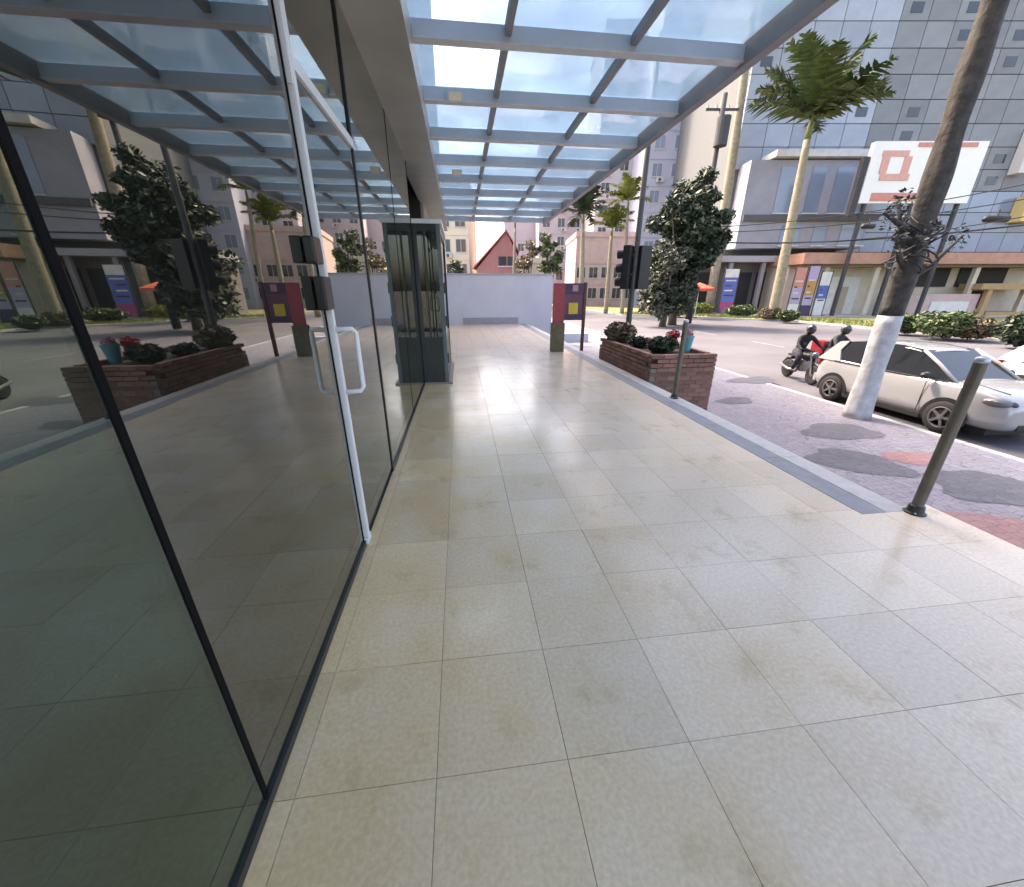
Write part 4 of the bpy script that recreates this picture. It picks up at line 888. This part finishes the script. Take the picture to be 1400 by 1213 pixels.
pb.add(vs_, [(0, 1 + k, 1 + (k + 1) % n) for k in range(n)] + [(1 + k, 1 + n + k, 1 + n + (k + 1) % n, 1 + (k + 1) % n) for k in range(n)]); pc = pb.build('canopy', mat('parasol_red', (.60, .12, .07), .7, nscale=2), par); sm = pc.modifiers.new('s', 'SOLIDIFY'); sm.thickness = .02

# --- towers further back
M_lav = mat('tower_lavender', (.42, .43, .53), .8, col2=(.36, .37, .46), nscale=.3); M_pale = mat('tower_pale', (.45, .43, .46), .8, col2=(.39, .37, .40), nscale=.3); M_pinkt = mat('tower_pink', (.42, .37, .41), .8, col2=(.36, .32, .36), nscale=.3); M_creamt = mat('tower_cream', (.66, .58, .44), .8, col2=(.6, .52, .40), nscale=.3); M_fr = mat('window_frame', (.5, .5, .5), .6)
def tower(name, D, x0, x1, ytop, label, wallm, nxw, storey, wmat, depth=12., w_=1.3, h_=1.5, sunlit_mat=None, z1=None):
    la = pd(x0, 390, D)[0]; lb = pd(x1, 390, D)[0]; H = (pd((x0 + x1) / 2, ytop, D)[1] if z1 is None else z1) - ZV; mid = (la + lb) / 2
    e = bld(name, D, label, mid); T = BB(e, D, mid); hw = (lb - la) / 2
    T.m('wall', wallm, -hw, hw, 0, H, .0, depth); T.m('parapet', wallm, -hw - .15, hw + .15, H + .003, H + .7, -.15, depth + .15)
    xs = [-hw + (k + .5) * 2 * hw / nxw for k in range(nxw)]; zs_ = [1.2 + storey * k for k in range(int((H - 2.0) / storey))]
    wgrid(T, xs, zs_, w_, h_, wmat, M_fr)
    for z in zs_: T.m('floor_band', wallm, -hw - .06, hw + .06, z + h_ + .5, z + h_ + .68, -.08, -.002)
    acm = MB().box(-.42, .42, -.42, -.02, 0, .56).lathe([(.2, 0), (.2, .03)], (0, -.43, .28), 12, None) if 0 else MB().box(-.42, .42, -.42, -.004, 0, .56)
    acme = acm.mesh('air_conditioner', mat('ac_white', (.52, .52, .50), .6, col2=(.40, .40, .39), nscale=3), bevel=.02); gme = MB().lathe([(.21, 0), (.21, .02), (.05, .03)], n=14, M=Matrix.Rotation(R(90), 4, 'X')).mesh('fan_grille', mat('ac_grille', (.08, .08, .085), .6))
    rg = random.Random(int(D * 10))
    for x in xs:
        for z in zs_:
            if rg.random() < .3: o = piece('air_conditioner', acme, (x + w_ * .35, -.10, z - .75), e, world=False); piece('fan_grille', gme, (-.1, -.42, .28), o, world=False)
    if sunlit_mat: T.m('sunlit_corner', sunlit_mat, hw - 1.2, hw + .3, 0, H + 1, -.5, -.09)  # sunlight on the tower corner, put in as a raised strip of lighter colour
    return e
tower('lavender_tower', 64., 868, 1012, 0, 'tall lavender grey tower behind the dark bushy tree', M_lav, 6, 3.2, M_bglass, z1=44., sunlit_mat=None)
tower('pale_tower', 72., 806, 872, 0, 'pale tower with sunlit corner coloured in cream between canopy edge and lavender tower', M_pale, 3, 3.1, M_win, z1=36., sunlit_mat=M_creamt)
tower('pink_tower', 84., 735, 812, 0, 'pinkish grey tower seen under the canopy edge', M_pinkt, 4, 3.1, M_win, z1=26.)
tower('cream_tower', 58., 560, 643, 290, 'cream building seen left of the bright sky over the end wall', M_creamt, 4, 3.0, M_win, z1=14.)
tower('mauve_block', 96., 690, 748, 300, 'distant mauve apartment block right of the red roofed house', M_pinkt, 4, 3.1, M_win, z1=15.5)
tower('low_cream_house', 60., 712, 745, 356, 'low cream house just over the end wall', M_creamt, 3, 2.8, M_win, z1=5.0)
tower('red_wall_block', 66., 785, 868, 320, 'low terracotta pink block behind the short palms', M_pink, 5, 3.0, M_win, z1=9.)
# red roofed house
lat0 = pd(652, 380, 55.)[0]; lat1 = pd(706, 380, 55.)[0]; md = (lat0 + lat1) / 2; hwid = (lat1 - lat0) / 2; hz = pd(680, 345, 55.)[1] - ZV; rz_ = pd(690, 315, 55.)[1] - ZV
rh = bld('red_roofed_house', 55., 'house with steep red roof seen over the end wall', md)
hl = pd(655, 368, 55.)[1] - ZV
MB().prism([(-hwid, 0), (hwid, 0), (hwid, hz), (hwid * .5, rz_ - .2), (-hwid, hl)], 0, 7, lambda a, b, t: (a, t, b)).build('wall', mat('house_red_wall', (.42, .18, .17), .8, nscale=1), rh)
MB().prism([(-hwid - .4, hl + .02), (-hwid - .4, hl + .25), (hwid * .5, rz_ + .1), (hwid + .3, hz + .2), (hwid + .3, hz + .02), (hwid * .5, rz_ - .15)], -.3, 7.3, lambda a, b, t: (a, t, b)).build('roof', mat('roof_red', (.42, .12, .12), .8, nscale=2), rh)
for x in (hwid * .3, hwid * .75): o = MB().box(x - .5, x + .5, -.05, .05, hz - 1.6, hz - .5).build('window', M_win, rh); MB().box(x - .6, x + .6, -.12, -.052, hz - 1.72, hz - 1.6).build('sill', M_ledge, o)
